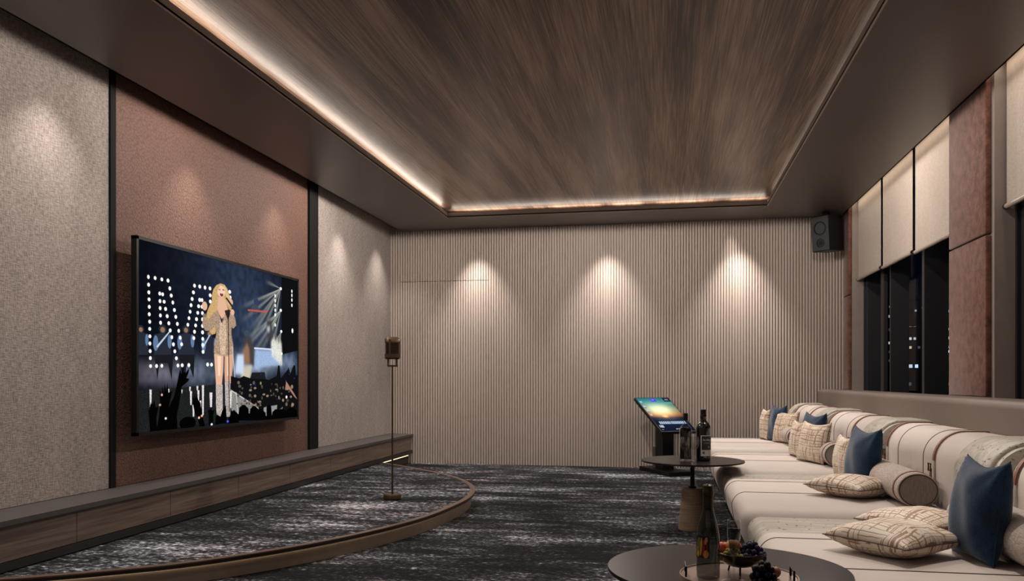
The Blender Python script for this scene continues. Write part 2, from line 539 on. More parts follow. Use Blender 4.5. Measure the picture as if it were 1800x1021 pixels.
# far wall of vertical half-round ribs
PITCH = 0.0345
def ribs(x0, x1, z0, z1, name):
    n = max(1, round((x1 - x0) / PITCH)); p = (x1 - x0) / n
    line = []
    for i in range(n):
        a = x0 + i * p
        line.append((a, YB + 0.016)); line.append((a + 0.16 * p, YB + 0.016))
        for k in range(7):
            q = PI * k / 6
            line.append((a + p * (0.58 - 0.42 * math.cos(q)), YB - 0.013 * math.sin(q) ** 0.7))
    line.append((x1, YB + 0.004))
    v, f = [], []
    for (x, y) in line: v += [(x, y, z0), (x, y, z1)]
    for i in range(len(line) - 1): f.append((2 * i, 2 * i + 2, 2 * i + 3, 2 * i + 1))
    n0 = len(v)
    v += [(x0, YB + 0.04, z0), (x1, YB + 0.04, z0), (x1, YB + 0.04, z1), (x0, YB + 0.04, z1)]
    L = len(line)
    f.append((n0, n0 + 3, n0 + 2, n0 + 1))
    f.append(tuple([2 * i + 1 for i in range(L)] + [n0 + 2, n0 + 3]))
    f.append(tuple([2 * i for i in range(L)] + [n0 + 1, n0]))
    me = bpy.data.meshes.new(name); me.from_pydata(v, [], f); me.update()
    o = link(name, me, M['slat']); auto_smooth(o, 30)
    return o
DX0, DX1, DZ = XL + 0.1235, -2.275, 2.388
for nm, a in (('wall_back', (DX1, 2.3, 0, 3.4)), ('wall_back_return', (XL - 0.05, DX0, 0, 3.4)),
              ('wall_back_overdoor', (DX0, DX1, DZ + 0.006, 3.4)), ('door_1', (DX0, DX1, 0.0, DZ))):
    ribs(*a, nm)['kind'] = 'structure'
struct('wall_back_core', Geo().box(XL - 0.2, 2.475, YB + 0.041, YB + 0.15, 0, 3.5), M['dark_edge'])

# ceiling: dark soffit with the raised walnut tray
g = Geo()
SX0, SX1 = -3.46, 2.06
g.box(SX0, TX0, YN, YB - 0.012, ZC, ZC + 0.012)
g.box(TX1, SX1, YN, YB - 0.012, ZC, ZC + 0.012)
g.box(TX0, TX1, TY1, YB - 0.012, ZC, ZC + 0.012)
g.box(TX0, TX1, YN, TY0, ZC, ZC + 0.012)
g.box(SX0, SX0 + 0.012, YN, YB - 0.012, ZC, 3.36)
g.box(SX1 - 0.012, SX1, YN, YB - 0.012, ZC, 3.36)
ceil = struct('ceiling', g, M['soffit'])
Geo().box(XL - 0.2, 2.7, YN, YB + 0.1, 3.36, 3.4).build('ceiling_slab', M['soffit'], ceil)
Geo().box(TX0 - 0.3, TX1 + 0.3, TY0 - 0.3, TY1 + 0.45, 3.185, 3.21).build('wood_panel', M['wood_ceiling'], ceil)
g = Geo()
LT = 3.114
g.box(TX0 - 0.012, TX0, TY0, TY1 + 0.012, ZC - 0.004, LT)
g.box(TX1, TX1 + 0.012, TY0, TY1 + 0.012, ZC - 0.004, LT)
g.box(TX0, TX1, TY1, TY1 + 0.012, ZC - 0.004, LT)
g.box(TX0, TX1, TY0 - 0.012, TY0, ZC - 0.004, LT)
struct('trim_1', g, M['lip'])

# ------------------------------------------------------------------ left wall: panels between black trims
def panel(name, y0, y1, mat, label, cat='wall panel', x=XL, z0=0.386, z1=3.355, th=0.05, b=0.003):
    o = Geo().box(x - th, x, y0, y1, z0, z1, b).build(name, mat)
    return tag(o, label, cat)
panel('fabric_wall_panel', YN, 4.825, M['fabric_wall'], 'large greige woven fabric wall panel left of the leather panel')
panel('leather_wall_panel', 4.878, 7.868, M['leather_wall'], 'rose brown leather wall panel behind the television')
panel('fabric_wall_panel', 8.075, YB - 0.012, M['fabric_wall'], 'greige woven fabric wall panel between the black column and the ribbed wall')
tag(Geo().box(XL - 0.05, XL + 0.012, 4.825, 4.878, 0.386, 3.355).build('wall_trim', M['trim_black']), 'thin black vertical trim at the left edge of the leather panel', 'trim')
tag(Geo().box(XL - 0.05, XL + 0.025, 7.868, 8.075, 0.386, 3.355, 0.002).build('wall_column', M['trim_black']), 'wide black vertical column at the right edge of the leather panel', 'column')

M['led_soft'] = emit('soft_led', (1.0, 0.76, 0.52), 1.6)
# ------------------------------------------------------------------ long low cabinet under the television
cab = thing('low_cabinet', 'long low wood fronted cabinet with grey top under the wall panels', 'cabinet', (-3.45, 4.5, 0))
def local(root, x0, x1, y0, y1, z0, z1, b=0, g=None):
    g = g or Geo(); l = root.location
    return g.box(x0 - l.x, x1 - l.x, y0 - l.y, y1 - l.y, z0 - l.z, z1 - l.z, b)
CY0, CY1 = YN + 0.02, YB - 0.015
local(cab, XL - 0.045, -3.285, CY0, CY1, 0.358, 0.385).build('cabinet_top', M['charcoal'], cab)
local(cab, XL - 0.045, -3.2845, CY0, CY1, 0.352, 0.3579).build('edge_strip', M['dark_edge'], cab)
local(cab, XL - 0.045, -3.325, CY0, CY1, 0.125, 0.352).build('body', M['dark_edge'], cab)
local(cab, -3.325, -3.295, CY0, CY1, 0.125, 0.170).build('bottom_rail', M['dark_edge'], cab)
local(cab, XL - 0.045, -3.355, CY0, CY1, 0.0, 0.094).build('plinth', M['charcoal'], cab)
y = 4.147 - 6 * 0.9
while y < CY1 - 0.05:
    a, b_ = max(y, CY0), min(y + 0.9, CY1 - 0.04)
    local(cab, -3.325, -3.300, a + 0.002, b_ - 0.002, 0.174, 0.350, 0.001).build('drawer_front', M['drawer_wood'], cab)
    y += 0.9
local(cab, -3.364, -3.356, 9.3, CY1, 0.094, 0.102).build('light_strip', M['led_soft'], cab)

# ------------------------------------------------------------------ carpeted stage with a curved rim
def catmull(P, seg=8):
    out = []
    P = [Vector(p) for p in P]
    for i in range(len(P) - 1):
        p0 = P[max(i - 1, 0)]; p1 = P[i]; p2 = P[i + 1]; p3 = P[min(i + 2, len(P) - 1)]
        for k in range(seg):
            t = k / seg
            out.append(0.5 * ((2 * p1) + (-p0 + p2) * t + (2 * p0 - 5 * p1 + 4 * p2 - p3) * t * t + (-p0 + 3 * p1 - 3 * p2 + p3) * t ** 3))
    out.append(P[-1]); return out
SP = [(-3.354, 3.43), (-3.10, 3.56), (-2.80, 3.765), (-2.496, 4.026), (-2.146, 4.504), (-1.879, 5.051), (-1.70, 5.62), (-1.625, 6.2),
      (-1.612, 6.7), (-1.69, 7.2), (-1.86, 7.66), (-2.12, 8.10), (-2.48, 8.52), (-2.95, 8.98), (-3.354, 9.33)]
curve = catmull([(x, y, 0) for x, y in SP], 6)
M['rim_lip'] = plain('dark_brown_lip', (0.035, 0.022, 0.017), 0.45)
def offset(cv, d):
    out = []
    for i, p in enumerate(cv):
        a = cv[max(i - 1, 0)]; b = cv[min(i + 1, len(cv) - 1)]; t = (b - a).normalized()
        q = p + Vector((-t.y, t.x, 0)) * d
        q.x = max(q.x, -3.354) if 0 < i < len(cv) - 1 else -3.354
        out.append(q)
    return out
stage = thing('stage', 'low carpeted stage with a curved brown rim below the television', 'stage', (-2.6, 6.4, 0))
def band(cvo, cvi, z0, z1, name, mat):
    """solid band between two curves"""
    l = stage.location; v, f = [], []
    for a, b in zip(cvo, cvi):
        for q, z in ((a, z0), (a, z1), (b, z1), (b, z0)): v.append((q.x - l.x, q.y - l.y, z))
    n = len(cvo)
    for i in range(n - 1):
        for k in range(4): f.append((i * 4 + k, i * 4 + (k + 1) % 4, i * 4 + 4 + (k + 1) % 4, i * 4 + 4 + k))
    f += [(0, 1, 2, 3), tuple((n - 1) * 4 + k for k in range(4))]
    return auto_smooth(obj(name, v, f, mat, stage), 40)
band(curve, offset(curve, 0.045), 0.113, 0.121, 'rim', M['stage_rim'])
band(offset(curve, 0.004), offset(curve, 0.045), 0.095, 0.1128, 'rim_lip', M['rim_lip'])
band(offset(curve, 0.035), offset(curve, 0.045), 0.001, 0.0948, 'skirt', M['stage_skirt'])
band(offset(curve, 0.024), offset(curve, 0.032), 0.0905, 0.0945, 'light_strip', emit('rim_led', (1.0, 0.76, 0.52), 1.6))
inner = offset(curve, 0.0455)
l = stage.location
v = [(p.x - l.x, p.y - l.y, 0.118) for p in inner] + [(p.x - l.x, p.y - l.y, 0.09) for p in inner]
n = len(inner)
f = [tuple(range(n)), tuple(range(n, 2 * n))] + [(i, (i + 1) % n, n + (i + 1) % n, n + i) for i in range(n)]
obj('carpet', v, f, M['carpet'], stage)

# ------------------------------------------------------------------ right wall: piers, padded copper panels, blinds, windows
g = Geo()
g.box(2.115, 2.30, 10.12, YB - 0.012, 0, 3.36)
g.box(2.115, 2.30, 5.90, 6.675, 0, 3.36)
g.box(2.115, 2.30, YN, 2.2, 0, 3.36)
g.box(2.22, 2.60, YN, YB, 0, 0.80)
g.box(2.22, 2.60, YN, YB, 3.20, 3.36)
g.box(2.30, 2.60, YN, 2.2, 0.8, 3.36)
struct('wall_right', g, M['taupe_pier'])
def copper(y0, y1, z0, z1, label, grp='padded copper wall panels on the window piers'):
    o = Geo().box(2.078, 2.115, y0, y1, z0, z1, 0.008).build('padded_wall_panel', M['copper'])
    for p in o.data.polygons: p.use_smooth = True
    return tag(auto_smooth(o, 50), label, 'wall panel', grp)
copper(5.945, 6.672, 2.07, 3.33, 'upper padded copper velvet panel on the near window pier')
copper(5.945, 6.672, 0.985, 2.058, 'lower padded copper velvet panel on the near window pier')
copper(10.135, YB - 0.015, 2.09, 3.33, 'upper padded copper velvet panel beside the black loudspeaker')
copper(10.135, YB - 0.015, 0.985, 2.078, 'lower padded copper velvet panel in the far corner below the loudspeaker')

def window(name, y0, y1, fins):
    g = Geo()
    g.box(2.24, 2.47, y0, y0 + 0.03, 0.8, 3.2); g.box(2.24, 2.47, y1 - 0.03, y1, 0.8, 3.2)
    g.box(2.24, 2.47, y0, y1, 0.8, 0.83); g.box(2.24, 2.47, y0, y1, 3.17, 3.2)
    w = struct(name, g, M['frame'])
    for (a, b_, x1) in fins: Geo().box(2.258, x1, a, b_, 0.83, 3.17, 0.002).build('mullion', M['frame'], w)
    Geo().box(2.472, 2.482, y0, y1, 0.8, 3.2).build('pane', M['pane'], w)
    return w
M['pane'] = thin_glass('window_glass', (0.85, 0.9, 0.95), 0.35)
window('window_1', 6.675, 10.12, [(10.03, 10.09, 2.45), (9.30, 9.42, 2.30), (9.02, 9.06, 2.434), (7.90, 7.965, 2.46), (6.70, 6.78, 2.46)])
window('window_2', 2.2, 5.90, [(5.74, 5.86, 2.45), (4.60, 4.68, 2.46), (3.40, 3.48, 2.46)])

def blind(y0, y1, zb, label):
    t = thing('roller_blind', label, 'blind', (2.18, (y0 + y1) / 2, zb), 0, 'beige roller blinds over the windows')
    h = (y1 - y0) / 2
    Geo().box(-0.0015, 0.0015, -h, h, 0.0, 3.30 - zb).build('blind_cloth', M['blind'], t)
    Geo().tube([(-0.002, -h - 0.004, -0.004), (-0.002, h + 0.004, -0.004)], 0.017, 12).build('bottom_bar', M['bar'], t, auto=40)
    for s in (-1, 1):
        Geo().tube([(-0.002, s * (h - 0.004), -0.004), (-0.002, s * (h + 0.016), -0.004)], 0.0195, 12).build('end_cap', M['dark_edge'], t, auto=40)
    return t
blind(9.085, 10.105, 2.262, 'beige roller blind nearest the black loudspeaker')
blind(7.965, 9.00, 2.252, 'middle beige roller blind of the far window')
blind(6.72, 7.88, 2.238, 'beige roller blind directly behind the near copper pier')
blind(3.9, 5.872, 2.235, 'beige roller blind at the upper right of the near window')

# night city seen through the panes: high-rises with lit windows, standing far off
def mat_tower(seed, cool):
    m, nt, b = new_mat('night_tower')
    tc = nt.nodes.new('ShaderNodeTexCoord')
    sep = nt.nodes.new('ShaderNodeSeparateXYZ'); nt.links.new(tc.outputs['Object'], sep.inputs[0])
    cx = mth(nt, 'MULTIPLY', mth(nt, 'ADD', sep.outputs[0], sep.outputs[1]), 1.5)
    cz = mth(nt, 'MULTIPLY', sep.outputs[2], 1.35)
    comb = nt.nodes.new('ShaderNodeCombineXYZ')
    nt.links.new(mth(nt, 'FLOOR', cx), comb.inputs[0]); nt.links.new(mth(nt, 'FLOOR', cz), comb.inputs[1])
    comb.inputs[2].default_value = seed
    wn = nt.nodes.new('ShaderNodeTexWhiteNoise'); nt.links.new(comb.outputs[0], wn.inputs['Vector'])
    fx = mth(nt, 'LESS_THAN', mth(nt, 'ABSOLUTE', mth(nt, 'SUBTRACT', mth(nt, 'FRACT', cx), 0.5)), 0.28)
    fz = mth(nt, 'LESS_THAN', mth(nt, 'ABSOLUTE', mth(nt, 'SUBTRACT', mth(nt, 'FRACT', cz), 0.5)), 0.28)
    on = mth(nt, 'GREATER_THAN', wn.outputs['Value'], 0.60)
    lit = mth(nt, 'MULTIPLY', mth(nt, 'MULTIPLY', fx, fz), on)
    wn2 = nt.nodes.new('ShaderNodeSeparateColor'); nt.links.new(wn.outputs['Color'], wn2.inputs[0])
    col = ramp(nt, wn2.outputs[0], [(0.0, (0.10, 0.30, 1.0)), (0.55, (0.35, 0.60, 1.0)), (0.85, (0.9, 0.75, 0.5))])
    b.inputs['Base Color'].default_value = (0.01, 0.012, 0.02, 1)
    nt.links.new(col, b.inputs['Emission Color'])
    nt.links.new(mth(nt, 'MULTIPLY', mth(nt, 'MULTIPLY', lit, mth(nt, 'POWER', wn2.outputs[1], 1.4)), 3.0), b.inputs['Emission Strength'])
    return m
rnd = random.Random(5)
towers = [(34, 150, 6, 6, 12, 'dark high-rise'), (41.5, 151, 6, 6, 10, 'broad dark high-rise'), (48.5, 150, 6, 6, 13, 'tall dark high-rise'),
          (27.2, 111, 5, 5, 1, 'low dark block'), (31.2, 113, 2.6, 5, 3, 'narrow dark block'), (36, 114, 5, 5, 2, 'short dark block'),
          (45.2, 184, 6, 6, 17, 'slim dark high-rise'), (52, 186, 6, 6, 16, 'flat topped high-rise'), (58.2, 185, 5.5, 6, 18, 'distant dark high-rise')]
order = sorted(range(9), key=lambda i: towers[i][0] / towers[i][1])
names = ['leftmost', 'second from left', 'third from left', 'fourth from left', 'middle', 'fourth from right', 'third from right', 'second from right', 'rightmost']
for i, (x, y, w, d, h, lab) in enumerate(towers):
    t = thing('high_rise', '%s with lit windows, %s in the night skyline' % (lab, names[order.index(i)]), 'building', (x, y, -45), 0.0, 'high-rises beyond the window')
    H_ = h + 45
    mt = mat_tower(i * 3.7 + 1, i % 2)
    Geo().box(-w / 2, w / 2, -d / 2, d / 2, 0, H_).build('tower_body', mt, t)
    Geo().box(-w / 4, w / 4, -d / 4, d / 4, H_, H_ + 2.0).build('roof_plant', M['dark_edge'], t)
struct('ground', Geo().box(-60, 260, 30, 320, -45.5, -45), M['dark_edge'])

# shapes of the concert picture, in screen units from the top left corner
CONCERT = [
('g',(0.1,0.16,0.32),(0.55,0.066),0.22,0.25,0.22),
('g',(0.12,0.2,0.38),(0.638,0.381),0.15,0.2,0.3),
('g',(0.32,0.28,0.36),(0.094,0.694),0.13,0.055,0.6),
('g',(0.25,0.3,0.42),(0.29,0.68),0.12,0.07,0.7),
('g',(0.5,0.65,0.9),(0.638,0.632),0.13,0.07,1),
('g',(0.3,0.4,0.6),(0.921,0.607),0.07,0.07,0.8),
('p',(0.012,0.014,0.014),[(0.002,0.783),(0.494,0.749),(0.579,0.975),(0.002,1)],0.8),
('p',(0.003,0.003,0.004),[(0.864,-0.013),(1.01,-0.015),(1.01,0.51),(0.864,0.549)],0),
('r',(0.34,0.34,0.28),(0.858,0.083),(0.579,0.319),(0.611,0.334)),
('r',(0.34,0.34,0.28),(0.858,0.083),(0.638,0.353),(0.672,0.368)),
('r',(0.34,0.34,0.28),(0.858,0.083),(0.7,0.175),(0.736,0.188)),
('r',(0.34,0.34,0.28),(0.858,0.083),(0.608,0.453),(0.641,0.469)),
('r',(0.34,0.34,0.28),(0.858,0.083),(0.7,0.388),(0.736,0.404)),
('r',(0.34,0.34,0.28),(0.858,0.083),(0.579,0.237),(0.611,0.251)),
('r',(0.34,0.34,0.28),(0.858,0.083),(0.732,0.053),(0.768,0.066)),
('r',(0.34,0.34,0.28),(0.858,0.083),(0.765,0.409),(0.802,0.426)),
('r',(0.34,0.34,0.28),(0.858,0.236),(0.579,0.51),(0.611,0.527)),
('r',(0.34,0.34,0.28),(0.858,0.236),(0.638,0.534),(0.672,0.551)),
('r',(0.34,0.34,0.28),(0.858,0.236),(0.7,0.501),(0.736,0.519)),
('r',(0.34,0.34,0.28),(0.858,0.236),(0.623,0.424),(0.657,0.44)),
('r',(0.34,0.34,0.28),(0.858,0.236),(0.765,0.511),(0.802,0.529)),
('r',(0.34,0.34,0.28),(0.862,0.385),(0.7,0.615),(0.736,0.634)),
('r',(0.34,0.34,0.28),(0.862,0.385),(0.748,0.628),(0.785,0.647)),
('r',(0.34,0.34,0.28),(0.862,0.385),(0.798,0.626),(0.836,0.646)),
('e',(1,1,0.95),(0.858,0.083),(0.009,0.0105),0),
('e',(1,1,0.95),(0.858,0.236),(0.009,0.0105),0),
('e',(1,1,0.95),(0.862,0.385),(0.0085,0.01),0),
('e',(1,1,0.95),(0.864,0.542),(0.009,0.0105),0),
('e',(1,1,1),(0.813,0.142),(0.006,0.012),0),
('e',(1,1,1),(0.813,0.176),(0.006,0.012),0),
('e',(1,1,1),(0.813,0.21),(0.006,0.012),0),
('e',(1,1,1),(0.813,0.242),(0.006,0.012),0),
('e',(1,1,1),(0.813,0.275),(0.006,0.0115),0),
('e',(1,1,1),(0.813,0.345),(0.006,0.012),0),
('e',(1,1,1),(0.952,0.083),(0.0055,0.012),0),
('e',(1,1,1),(0.952,0.113),(0.0055,0.0125),0),
('e',(1,1,1),(0.952,0.147),(0.0055,0.0125),0),
('e',(1,1,1),(0.952,0.185),(0.0055,0.0125),0),
('e',(1,1,1),(0.957,0.37),(0.0075,0.017),0),
('e',(0.02,0.025,0.04),(0.114,0.453),(0.019,0.0255),0),
('p',(0.02,0.025,0.04),[(0.072,0.487),(0.114,0.471),(0.158,0.482),(0.155,0.615),(0.074,0.619)],0),
('e',(0.12,0.2,0.36),(0.081,0.531),(0.012,0.041),0),
('e',(0.12,0.2,0.36),(0.148,0.517),(0.01,0.0375),0),
('e',(0.3,0.17,0.1),(0.114,0.456),(0.011,0.015),0),
('e',(0.02,0.025,0.04),(0.232,0.442),(0.019,0.024),0),
('p',(0.02,0.025,0.04),[(0.19,0.476),(0.232,0.459),(0.277,0.469),(0.274,0.599),(0.193,0.603)],0),
('e',(0.12,0.2,0.36),(0.199,0.517),(0.012,0.04),0),
('e',(0.12,0.2,0.36),(0.267,0.504),(0.01,0.0365),0),
('e',(0.3,0.17,0.1),(0.232,0.445),(0.0105,0.014),0),
('e',(0.02,0.025,0.04),(0.363,0.45),(0.0195,0.0235),0),
('p',(0.02,0.025,0.04),[(0.32,0.483),(0.363,0.467),(0.408,0.477),(0.405,0.602),(0.323,0.605)],0),
('e',(0.12,0.2,0.36),(0.329,0.523),(0.012,0.0385),0),
('e',(0.12,0.2,0.36),(0.398,0.51),(0.01,0.0355),0),
('e',(0.3,0.17,0.1),(0.363,0.453),(0.011,0.014),0),
('e',(0.02,0.025,0.04),(0.013,0.464),(0.0145,0.0205),0),
('p',(0.02,0.025,0.04),[(-0.02,0.492),(0.013,0.479),(0.047,0.487),(0.045,0.595),(-0.017,0.599)],0),
('e',(0.12,0.2,0.36),(-0.012,0.527),(0.0095,0.034),0),
('e',(0.12,0.2,0.36),(0.04,0.517),(0.0075,0.0305),0),
('e',(0.3,0.17,0.1),(0.013,0.466),(0.0085,0.012),0),
('p',(0.55,0.65,0.8),[(0.084,0.547),(0.147,0.459),(0.151,0.463),(0.089,0.556)],0),
('p',(0.5,0.6,0.8),[(0.32,0.536),(0.363,0.457),(0.368,0.46),(0.326,0.544)],0),
('p',(0.01,0.01,0.015),[(0.074,0.593),(0.166,0.588),(0.158,0.728),(0.14,0.636),(0.099,0.637),(0.089,0.728)],0),
('p',(0.01,0.01,0.015),[(0.194,0.586),(0.279,0.581),(0.273,0.717),(0.244,0.632),(0.21,0.705)],0),
('e',(0.03,0.05,0.1),(0.669,0.208),(0.019,0.023),0),
('e',(0.05,0.07,0.1),(0.661,0.259),(0.0275,0.031),0),
('p',(0.5,0.1,0.08),[(0.608,0.267),(0.752,0.257),(0.752,0.27),(0.608,0.278)],0),
('e',(0.05,0.07,0.1),(0.601,0.426),(0.018,0.022),0),
('b',(0.06,0.05,0.05),[(0.579,0.456),(0.631,0.444),(0.657,0.561),(0.657,0.645),(0.593,0.619)],0),
('b',(0.3,0.16,0.09),[(0.573,0.552),(0.601,0.488),(0.617,0.521),(0.623,0.618),(0.582,0.631)],0),
('b',(0.6,0.55,0.4),[(0.557,0.648),(0.638,0.632),(0.623,0.722),(0.564,0.729)],0),
('p',(0.75,0.8,0.95),[(0.654,0.512),(0.858,0.512),(0.858,0.524),(0.654,0.523)],0),
('b',(0.35,0.48,0.72),[(0.661,0.525),(0.858,0.524),(0.858,0.625),(0.654,0.645)],0.3),
('b',(0.6,0.7,0.9),[(0.536,0.568),(0.579,0.565),(0.579,0.688),(0.522,0.689)],0),
('b',(0.8,0.8,0.72),[(0.781,0.466),(0.793,0.448),(0.802,0.553),(0.788,0.571)],0.5),
('b',(0.8,0.8,0.72),[(0.79,0.438),(0.802,0.452),(0.81,0.517),(0.796,0.578)],0.5),
('b',(0.8,0.8,0.72),[(0.798,0.409),(0.81,0.455),(0.818,0.57),(0.805,0.585)],0.5),
('b',(0.8,0.8,0.72),[(0.807,0.477),(0.818,0.459),(0.827,0.534),(0.813,0.592)],0.5),
('b',(0.8,0.8,0.72),[(0.815,0.449),(0.827,0.463),(0.836,0.587),(0.822,0.599)],0.5),
('b',(0.8,0.8,0.72),[(0.824,0.42),(0.836,0.466),(0.844,0.551),(0.83,0.606)],0.5),
('b',(0.8,0.8,0.72),[(0.832,0.489),(0.844,0.47),(0.853,0.604),(0.839,0.613)],0.5),
('b',(0.8,0.8,0.72),[(0.841,0.459),(0.853,0.474),(0.862,0.568),(0.848,0.62)],0.5),
('b',(0.8,0.8,0.72),[(0.849,0.431),(0.862,0.477),(0.87,0.621),(0.857,0.628)],0.5),
('b',(0.05,0.05,0.06),[(0.745,0.325),(0.781,0.314),(0.798,0.436),(0.752,0.454)],0),
('b',(0.5,0.55,0.6),[(0.748,0.368),(0.771,0.359),(0.768,0.395),(0.752,0.402)],0),
('p',(0.012,0.012,0.014),[(0.638,0.679),(0.732,0.675),(0.742,0.732),(0.623,0.722)],0),
('e',(1.3,1.25,1.2),(0.047,0.185),(0.0055,0.01),0),
('e',(1.3,1.25,1.2),(0.078,0.184),(0.006,0.0095),0),
('e',(1.3,1.25,1.2),(0.11,0.184),(0.006,0.0095),0),
('e',(1.3,1.25,1.2),(0.14,0.184),(0.0065,0.01),0),
('e',(1.3,1.25,1.2),(0.048,0.226),(0.006,0.0095),0),
('e',(1.3,1.25,1.2),(0.149,0.225),(0.006,0.0105),0),
('e',(1.3,1.25,1.2),(0.049,0.266),(0.006,0.0095),0),
('e',(1.3,1.25,1.2),(0.156,0.263),(0.0065,0.01),0),
('e',(1.3,1.25,1.2),(0.05,0.303),(0.006,0.0095),0),
('e',(1.3,1.25,1.2),(0.164,0.3),(0.006,0.01),0),
('e',(1.3,1.25,1.2),(0.051,0.342),(0.006,0.0095),0),
('e',(1.3,1.25,1.2),(0.172,0.34),(0.0065,0.01),0),
('e',(1.3,1.25,1.2),(0.051,0.381),(0.006,0.0095),0),
('e',(1.3,1.25,1.2),(0.179,0.377),(0.0065,0.01),0),
('e',(1.3,1.25,1.2),(0.053,0.42),(0.006,0.0095),0),
('e',(1.3,1.25,1.2),(0.187,0.415),(0.0065,0.01),0),
('e',(1.3,1.25,1.2),(0.053,0.458),(0.006,0.009),0),
('e',(1.3,1.25,1.2),(0.194,0.453),(0.006,0.01),0),
('e',(1.3,1.25,1.2),(0.054,0.497),(0.006,0.0095),0),
('e',(1.3,1.25,1.2),(0.202,0.491),(0.0065,0.01),0),
('e',(1.3,1.25,1.2),(0.054,0.535),(0.006,0.0095),0),
('e',(1.3,1.25,1.2),(0.209,0.527),(0.0065,0.01),0),
('e',(1.3,1.25,1.2),(0.055,0.575),(0.006,0.0095),0),
('e',(1.3,1.25,1.2),(0.056,0.612),(0.006,0.0095),0),
('e',(1.3,1.25,1.2),(0.057,0.654),(0.006,0.009),0),
('e',(1.3,1.25,1.2),(0.1,0.263),(0.006,0.01),0),
('e',(1.3,1.25,1.2),(0.114,0.264),(0.006,0.0095),0),
('e',(1.3,1.25,1.2),(0.101,0.303),(0.006,0.01),0),
('e',(1.3,1.25,1.2),(0.121,0.303),(0.0065,0.0095),0),
('e',(1.3,1.25,1.2),(0.102,0.341),(0.006,0.01),0),
('e',(1.3,1.25,1.2),(0.128,0.341),(0.0065,0.01),0),
('e',(1.3,1.25,1.2),(0.103,0.38),(0.006,0.0095),0),
('e',(1.3,1.25,1.2),(0.136,0.379),(0.0065,0.01),0),
('e',(1.3,1.25,1.2),(0.104,0.419),(0.006,0.01),0),
('e',(1.3,1.25,1.2),(0.144,0.417),(0.0065,0.01),0),
('e',(1.3,1.25,1.2),(0.151,0.455),(0.0065,0.01),0),
('e',(1.3,1.25,1.2),(0.159,0.492),(0.006,0.01),0),
('e',(1.3,1.25,1.2),(0.167,0.531),(0.0065,0.0105),0),
('e',(1.3,1.25,1.2),(0.174,0.569),(0.0065,0.01),0),
('e',(1.3,1.25,1.2),(0.182,0.607),(0.0065,0.01),0),
('e',(1.3,1.25,1.2),(0.085,0.653),(0.006,0.01),0),
('e',(1.3,1.25,1.2),(0.11,0.651),(0.006,0.0095),0),
('e',(1.3,1.25,1.2),(0.19,0.647),(0.0065,0.01),0),
('e',(1.3,1.25,1.2),(0.212,0.645),(0.007,0.01),0),
('e',(1.3,1.25,1.2),(0.247,0.643),(0.007,0.0105),0),
('e',(1.3,1.25,1.2),(0.278,0.183),(0.007,0.0105),0),
('e',(1.3,1.25,1.2),(0.307,0.182),(0.0075,0.0105),0),
('e',(1.3,1.25,1.2),(0.337,0.182),(0.007,0.011),0),
('e',(1.3,1.25,1.2),(0.366,0.181),(0.0075,0.0105),0),
('e',(1.3,1.25,1.2),(0.272,0.223),(0.0075,0.01),0),
('e',(1.3,1.25,1.2),(0.367,0.222),(0.0075,0.0105),0),
('e',(1.3,1.25,1.2),(0.265,0.262),(0.007,0.0105),0),
('e',(1.3,1.25,1.2),(0.368,0.259),(0.0075,0.0105),0),
('e',(1.3,1.25,1.2),(0.259,0.299),(0.007,0.0105),0),
('e',(1.3,1.25,1.2),(0.254,0.337),(0.0065,0.01),0),
('e',(1.3,1.25,1.2),(0.248,0.375),(0.0065,0.01),0),
('e',(1.3,1.25,1.2),(0.242,0.413),(0.0065,0.01),0),
('e',(1.3,1.25,1.2),(0.307,0.26),(0.0075,0.011),0),
('e',(1.3,1.25,1.2),(0.32,0.259),(0.007,0.0105),0),
('e',(1.3,1.25,1.2),(0.301,0.298),(0.0075,0.0105),0),
('e',(1.3,1.25,1.2),(0.32,0.298),(0.007,0.0105),0),
('e',(1.3,1.25,1.2),(0.296,0.337),(0.007,0.01),0),
('e',(1.3,1.25,1.2),(0.322,0.335),(0.007,0.0105),0),
('e',(1.3,1.25,1.2),(0.289,0.375),(0.0075,0.0105),0),
('e',(1.3,1.25,1.2),(0.323,0.372),(0.0075,0.011),0),
('e',(1.3,1.25,1.2),(0.284,0.412),(0.007,0.01),0),
('e',(1.3,1.25,1.2),(0.323,0.41),(0.0075,0.011),0),
('e',(1.3,1.25,1.2),(0.278,0.449),(0.007,0.0105),0),
('e',(1.3,1.25,1.2),(0.323,0.448),(0.0075,0.011),0),
('e',(1.3,1.25,1.2),(0.274,0.486),(0.007,0.0105),0),
('e',(1.3,1.25,1.2),(0.324,0.486),(0.007,0.0105),0),
('e',(1.3,1.25,1.2),(0.324,0.522),(0.007,0.011),0),
('e',(1.3,1.25,1.2),(0.326,0.562),(0.0075,0.0105),0),
('e',(1.3,1.25,1.2),(0.352,0.636),(0.0075,0.011),0),
('e',(1.3,1.25,1.2),(0.375,0.636),(0.0075,0.0105),0),
('e',(1.3,1.25,1.2),(0.464,0.181),(0.008,0.011),0),
('e',(1.3,1.25,1.2),(0.487,0.178),(0.0085,0.011),0),
('e',(1.3,1.25,1.2),(0.49,0.212),(0.008,0.011),0),
('p',(0.8,0.72,0.74),[(0.052,0.778),(0.062,0.779),(0.06,0.875),(0.054,0.875)],0.5),
('p',(0.8,0.72,0.74),[(0.055,0.928),(0.06,0.929),(0.059,0.971),(0.056,0.971)],0.5),
('p',(0.8,0.72,0.74),[(0.249,0.767),(0.258,0.767),(0.256,0.792),(0.25,0.792)],0.5),
('p',(0.8,0.72,0.74),[(0.253,0.792),(0.264,0.792),(0.262,0.871),(0.255,0.87)],0.5),
('p',(0.8,0.72,0.74),[(0.267,0.871),(0.278,0.872),(0.276,0.939),(0.269,0.938)],0.5),
